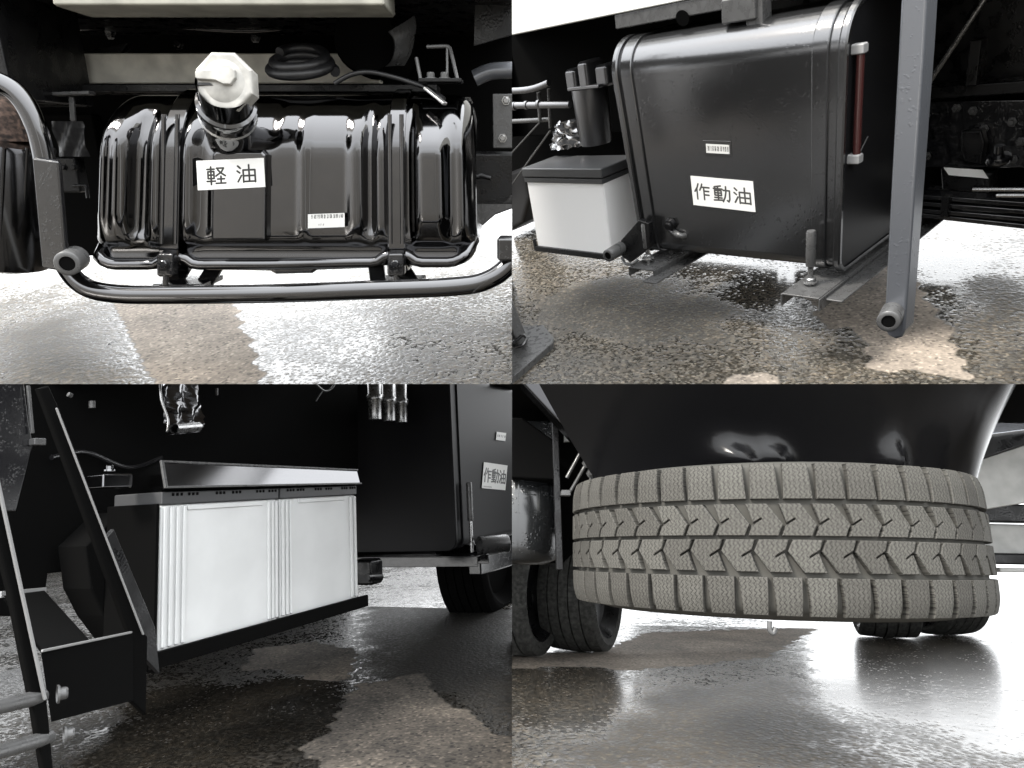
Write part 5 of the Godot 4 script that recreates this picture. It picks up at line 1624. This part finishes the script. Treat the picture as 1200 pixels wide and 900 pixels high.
	s = S.new()
	s.box(Vector3(1.45, 0.75, -5.2), Vector3(0.9, 1.1, 1.2), 0.02)  # box added behind the spare to darken the ground's reflection
	part(B, ax, "added_dark_box", s, M.deep)
	for q in [[Vector3(0.3063, 0, -2.985), Vector3(1, 0, 0.45), 0.22, 0.235], [Vector3(0.0316, 0, -2.822), Vector3(1, 0, 0.42), 0.22, 0.235], [Vector3(1.973, 0, -3.753), Vector3(1, 0, 0.3), 0.26, 0.20], [Vector3(2.393, 0, -3.945), Vector3(1, 0, -0.25), 0.26, 0.20]]:
		var cc = q[0]
		var rr = q[3]
		cc.y = rr
		road_tyre(B, part_group(ax, "wheel"), cc, q[1], rr, q[2], 36, true)
	# valve hook under the spare
	s = S.new()
	s.tube(spline([Vector3(0.3641, 0.2827, -1), Vector3(0.3632, 0.2714, -1), Vector3(0.3676, 0.267, -1), Vector3(0.3718, 0.2749, -1)], 5), 0.0035, 8)
	single(B, "safety_hook", s, M.grey_iron, Vector3(0.3654, 0.2692, -1), "small iron hook peeping out below the middle of the spare tyre", "hook")
	# --- underside above ---
	var ch = thing(B, "truck_tail", "black rounded underside of the truck's tail above the spare tyre", "truck body", Vector3(0.5, 0.5, -1.5))
	s = S.new()
	var q2 = []
	for i in 41:
		var row = []
		for j in 21:
			var px = 612.0 + 583.0 * i / 40.0
			var v = j / 20.0
			var a = Vector3(0.0191, 0.698, -1.25); var b = Vector3(0.9657, 0.7151, -1.25)
			var lo = Vector3(0.1587, 0.4974, -1.25); var lob = Vector3(0.9236, 0.5107, -1.25)
			var top = a.lerp(b, i / 40.0); var bot = lo.lerp(lob, i / 40.0)
			var q = top.lerp(bot, v)
			q.z += 0.13 * pow(1.0 - v, 1.4) - 0.28 * pow(max(0.0, (px - 1120.0) / 110.0), 2.0)
			for l in [[812, 0.84, 26, 0.16, 0.055], [862, 0.82, 22, 0.14, 0.04], [1017, 0.86, 16, 0.2, 0.05], [1100, 0.55, 30, 0.3, 0.03]]:
				var e = pow((px - l[0]) / l[2], 2.0) + pow((v - l[1]) / l[3], 2.0)
				q.z += l[4] * exp(-e)
			row.append(q)
		q2.append(row)
	s.sheet(q2)
	part(B, ch, "pan", s, M.pan)
	s = S.new()
	s.box(Vector3(0.55, 0.74, -1.9), Vector3(2.4, 0.08, 1.6), 0.01)
	part(B, ch, "deck", s, M.deep)
	s = S.new()
	s.box(Vector3(0.62, 0.58, -1.75), Vector3(1.02, 0.34, 0.05), 0.01)
	part(B, ch, "rear_wall", s, M.deep)
	s = S.new()
	zplate(s, -1.30, [Vector3(0.0064, 0.7113, -1.3), Vector3(0.0839, 0.7127, -1.3), Vector3(0.2628, 0.5208, -1.3), Vector3(0.1912, 0.513, -1.3)], 0.06, 0.006)
	part(B, ch, "diagonal_beam", s, M.drum)
	s = S.new()
	s.bolt(Vector3(0.2422, 0.5172, -1.26), Vector3(0, 1, 0.1), 0.009, 0.012)
	part(B, ch, "bolt", s, M.steel)
	# right-hand panels
	s = S.new()
	zplate(s, -1.75, [Vector3(1.095, 0.5959, -1.75), Vector3(1.362, 0.6894, -1.75), Vector3(1.333, 0.5242, -1.75), Vector3(1.195, 0.5004, -1.75)], 0.04, 0.004)
	single(B, "bumper_panel", s, M.beige_grey, Vector3(1.195, 0.5004, -1.75), "pale grey tapering panel right of the spare tyre", "panel")
	s = S.new()
	zplate(s, -1.62, [Vector3(1.171, 0.8188, -1.62), Vector3(1.294, 0.821, -1.62), Vector3(1.27, 0.6818, -1.62), Vector3(1.153, 0.6651, -1.62)], 0.05, 0.008)
	single(B, "shiny_plate", s, M.bright_panel, Vector3(1.196, 0.67, -1.62), "shiny blue-grey panel in the lower right picture's upper right corner", "panel")
	s = S.new()
	zplate(s, -1.66, [Vector3(1.165, 0.698, -1.66), Vector3(1.306, 0.7221, -1.66), Vector3(1.296, 0.6619, -1.66), Vector3(1.042, 0.5776, -1.66)], 0.05, 0.008)
	single(B, "tail_crossbar", s, M.chassis, Vector3(1.152, 0.6129, -1.66), "black sloping bar between the shiny and the pale panel", "bar")
	s = S.new()
	s.box((Vector3(1.309, 0.5303, -1.95) + Vector3(1.483, 0.4859, -1.95)) / 2, Vector3(0.3, 0.05, 0.05), 0.005)
	s.box((Vector3(1.289, 0.3941, -1.95) + Vector3(1.463, 0.3741, -1.95)) / 2, Vector3(0.3, 0.03, 0.05), 0.005)
	single(B, "rear_bumper", s, M.chassis, Vector3(1.382, 0.3842, -1.95), "two dark horizontal rails at the right edge beside the spare tyre", "bumper")
	s = S.new()
	s.box((Vector3(1.334, 0.4763, -2) + Vector3(1.506, 0.4028, -2)) / 2, Vector3(0.34, 0.085, 0.03), 0.005)
	s.box(Vector3(1.353, 0.3548, -1.9), Vector3(0.08, 0.012, 0.03), 0.003)
	single(B, "number_plate_back", s, M.beige_grey, Vector3(1.423, 0.4204, -2), "dull grey strip between two dark rails right of the spare tyre", "panel")
	# left-hand parts
	s = S.new()
	s.bar(Vector3(0.0898, 0.7036, -1.42), Vector3(0.1024, 0.3408, -1.42), 0.014, 0.02, 0.002, Vector3(0, 0, 1))
	single(B, "upright_bar", s, M.chassis, Vector3(0.1024, 0.3408, -1.42), "slim black upright bar left of the spare tyre", "bar")
	s = S.new()
	zplate(s, -1.5, [Vector3(-0.0178, 0.6678, -1.5), Vector3(0.0242, 0.6686, -1.5), Vector3(0.097, 0.6177, -1.5), Vector3(0.1008, 0.5289, -1.5), Vector3(-0.0151, 0.5325, -1.5)], 0.2, 0.006)
	single(B, "mudguard_box", s, M.deep, Vector3(0.041, 0.5335, -1.5), "black box with slanting top at the lower right picture's left edge", "mudguard")
	s = S.new()
	s.lathe([[0.0, 0.0], [0.06, 0.002], [0.085, 0.015], [0.09, 0.04], [0.09, 0.20], [0.07, 0.22]], Vector3(0.0229, 0.3478, -1.62), Vector3(0.02, 1, 0), 36)
	single(B, "air_drum", s, M.wet_shiny, Vector3(0.0229, 0.3478, -1.62), "black drum covered in rain drops at the lower right picture's left edge", "air drum")
	s = S.new()
	zplate(s, -1.7, [Vector3(-0.0224, 0.8188, -1.7), Vector3(0.0263, 0.797, -1.7), Vector3(0.1098, 0.7311, -1.7), Vector3(0.1099, 0.6433, -1.7), Vector3(-0.0199, 0.6956, -1.7)], 0.03, 0.004)
	single(B, "wet_side_plate", s, M.wet_shiny, Vector3(0.045, 0.6968, -1.7), "rain-beaded shiny plate above the black box at the left edge", "panel")
	s = S.new()
	zplate(s, -1.72, [Vector3(0.089, 0.7577, -1.72), Vector3(0.2214, 0.76, -1.72), Vector3(0.2598, 0.4781, -1.72), Vector3(0.1324, 0.3529, -1.72), Vector3(0.0908, 0.3522, -1.72)], 0.02, 0.003)
	single(B, "inner_panel", s, M.deep, Vector3(0.1324, 0.3529, -1.72), "dark panel in the gap left of the spare tyre", "panel")
	s = S.new()
	zplate(s, -1.65, [Vector3(0.1297, 0.6991, -1.65), Vector3(0.1776, 0.6447, -1.65), Vector3(0.1296, 0.6396, -1.65)], 0.01, 0.002)
	single(B, "grey_triangle", s, M.beige_grey, Vector3(0.1442, 0.6399, -1.65), "small pale triangle seen beside the slanting beam", "panel")
	s = S.new()
	s.tube([Vector3(0.1542, 0.5945, -1.4), Vector3(0.1151, 0.5232, -1.4)], 0.004, 8)
	s.tube([Vector3(0.1551, 0.5527, -1.38), Vector3(0.1167, 0.4869, -1.38), Vector3(0.1013, 0.4883, -1.38)], 0.004, 8)
	s.tube([Vector3(0.1674, 0.5738, -1.38), Vector3(0.1614, 0.5046, -1.38)], 0.004, 8)
	s.bolt(Vector3(0.1539, 0.5496, -1.37), Vector3(0, 0, 1), 0.007, 0.008)
	s.bolt(Vector3(0.1605, 0.5291, -1.37), Vector3(0, 0, 1), 0.006, 0.008)
	s.box(Vector3(0.1116, 0.4902, -1.38), Vector3(0.02, 0.012, 0.02), 0.002)
	single(B, "rod_linkage", s, M.grey_iron, Vector3(0.1428, 0.4977, -1.4), "small thin-rod linkage with bolts at the spare tyre's upper left", "linkage")
func split_tri(o: S, p, n, u, depth):
	if depth == 0:
		o.p.append_array(p); o.n.append_array(n); o.u.append_array(u)
		return
	var pm = []; var nm = []; var um = []
	for i in 3:
		var j = (i + 1) % 3
		pm.append((p[i] + p[j]) / 2); nm.append((n[i] + n[j]).normalized()); um.append((u[i] + u[j]) / 2)
	for q in [[0, -1, -3], [-1, 1, -2], [-3, -2, 2], [-1, -2, -3]]:
		var a = []; var b = []; var c = []
		for k in q:
			a.append(p[k] if k >= 0 else pm[-k - 1]); b.append(n[k] if k >= 0 else nm[-k - 1]); c.append(u[k] if k >= 0 else um[-k - 1])
		split_tri(o, a, b, c, depth - 1)

func _ready():
	rng.seed = 4
	setup_bays()
	var cam = Camera3D.new()
	cam.fov = 2.0 * rad_to_deg(atan(450.0 / 800.0))
	cam.near = 0.05
	cam.far = 400.0
	cam.transform = Transform3D(CAMB, Vector3.ZERO)
	add_child(cam)
	var we = WorldEnvironment.new()
	var env = Environment.new()
	env.background_mode = Environment.BG_SKY
	var sky = Sky.new()
	var sm = ProceduralSkyMaterial.new()
	sm.sky_top_color = Color(1.02, 1.03, 1.04)
	sm.sky_horizon_color = Color(0.76, 0.765, 0.77)
	sm.sky_curve = 0.6
	sm.sky_energy_multiplier = 1.25
	sm.ground_bottom_color = Color(0.58, 0.58, 0.57)
	sm.ground_horizon_color = Color(0.80, 0.81, 0.82)
	sm.ground_curve = 0.12
	sm.ground_energy_multiplier = 1.25
	sky.sky_material = sm
	env.sky = sky
	env.tonemap_mode = Environment.TONE_MAPPER_LINEAR
	env.tonemap_exposure = 3.5
	env.sdfgi_enabled = true
	env.ssao_enabled = true
	env.ssil_enabled = true
	we.environment = env
	add_child(we)
	var sun = DirectionalLight3D.new()
	sun.light_energy = 0.5
	sun.light_angular_distance = 14.0
	sun.light_color = Color(1.0, 0.98, 0.95)
	sun.shadow_enabled = true
	add_child(sun)
	sun.look_at_from_position(Vector3.ZERO, Vector3(0.6, -0.62, -0.5))
	make_materials()
	bay_a()
	bay_b()
	bay_c()
	bay_d()
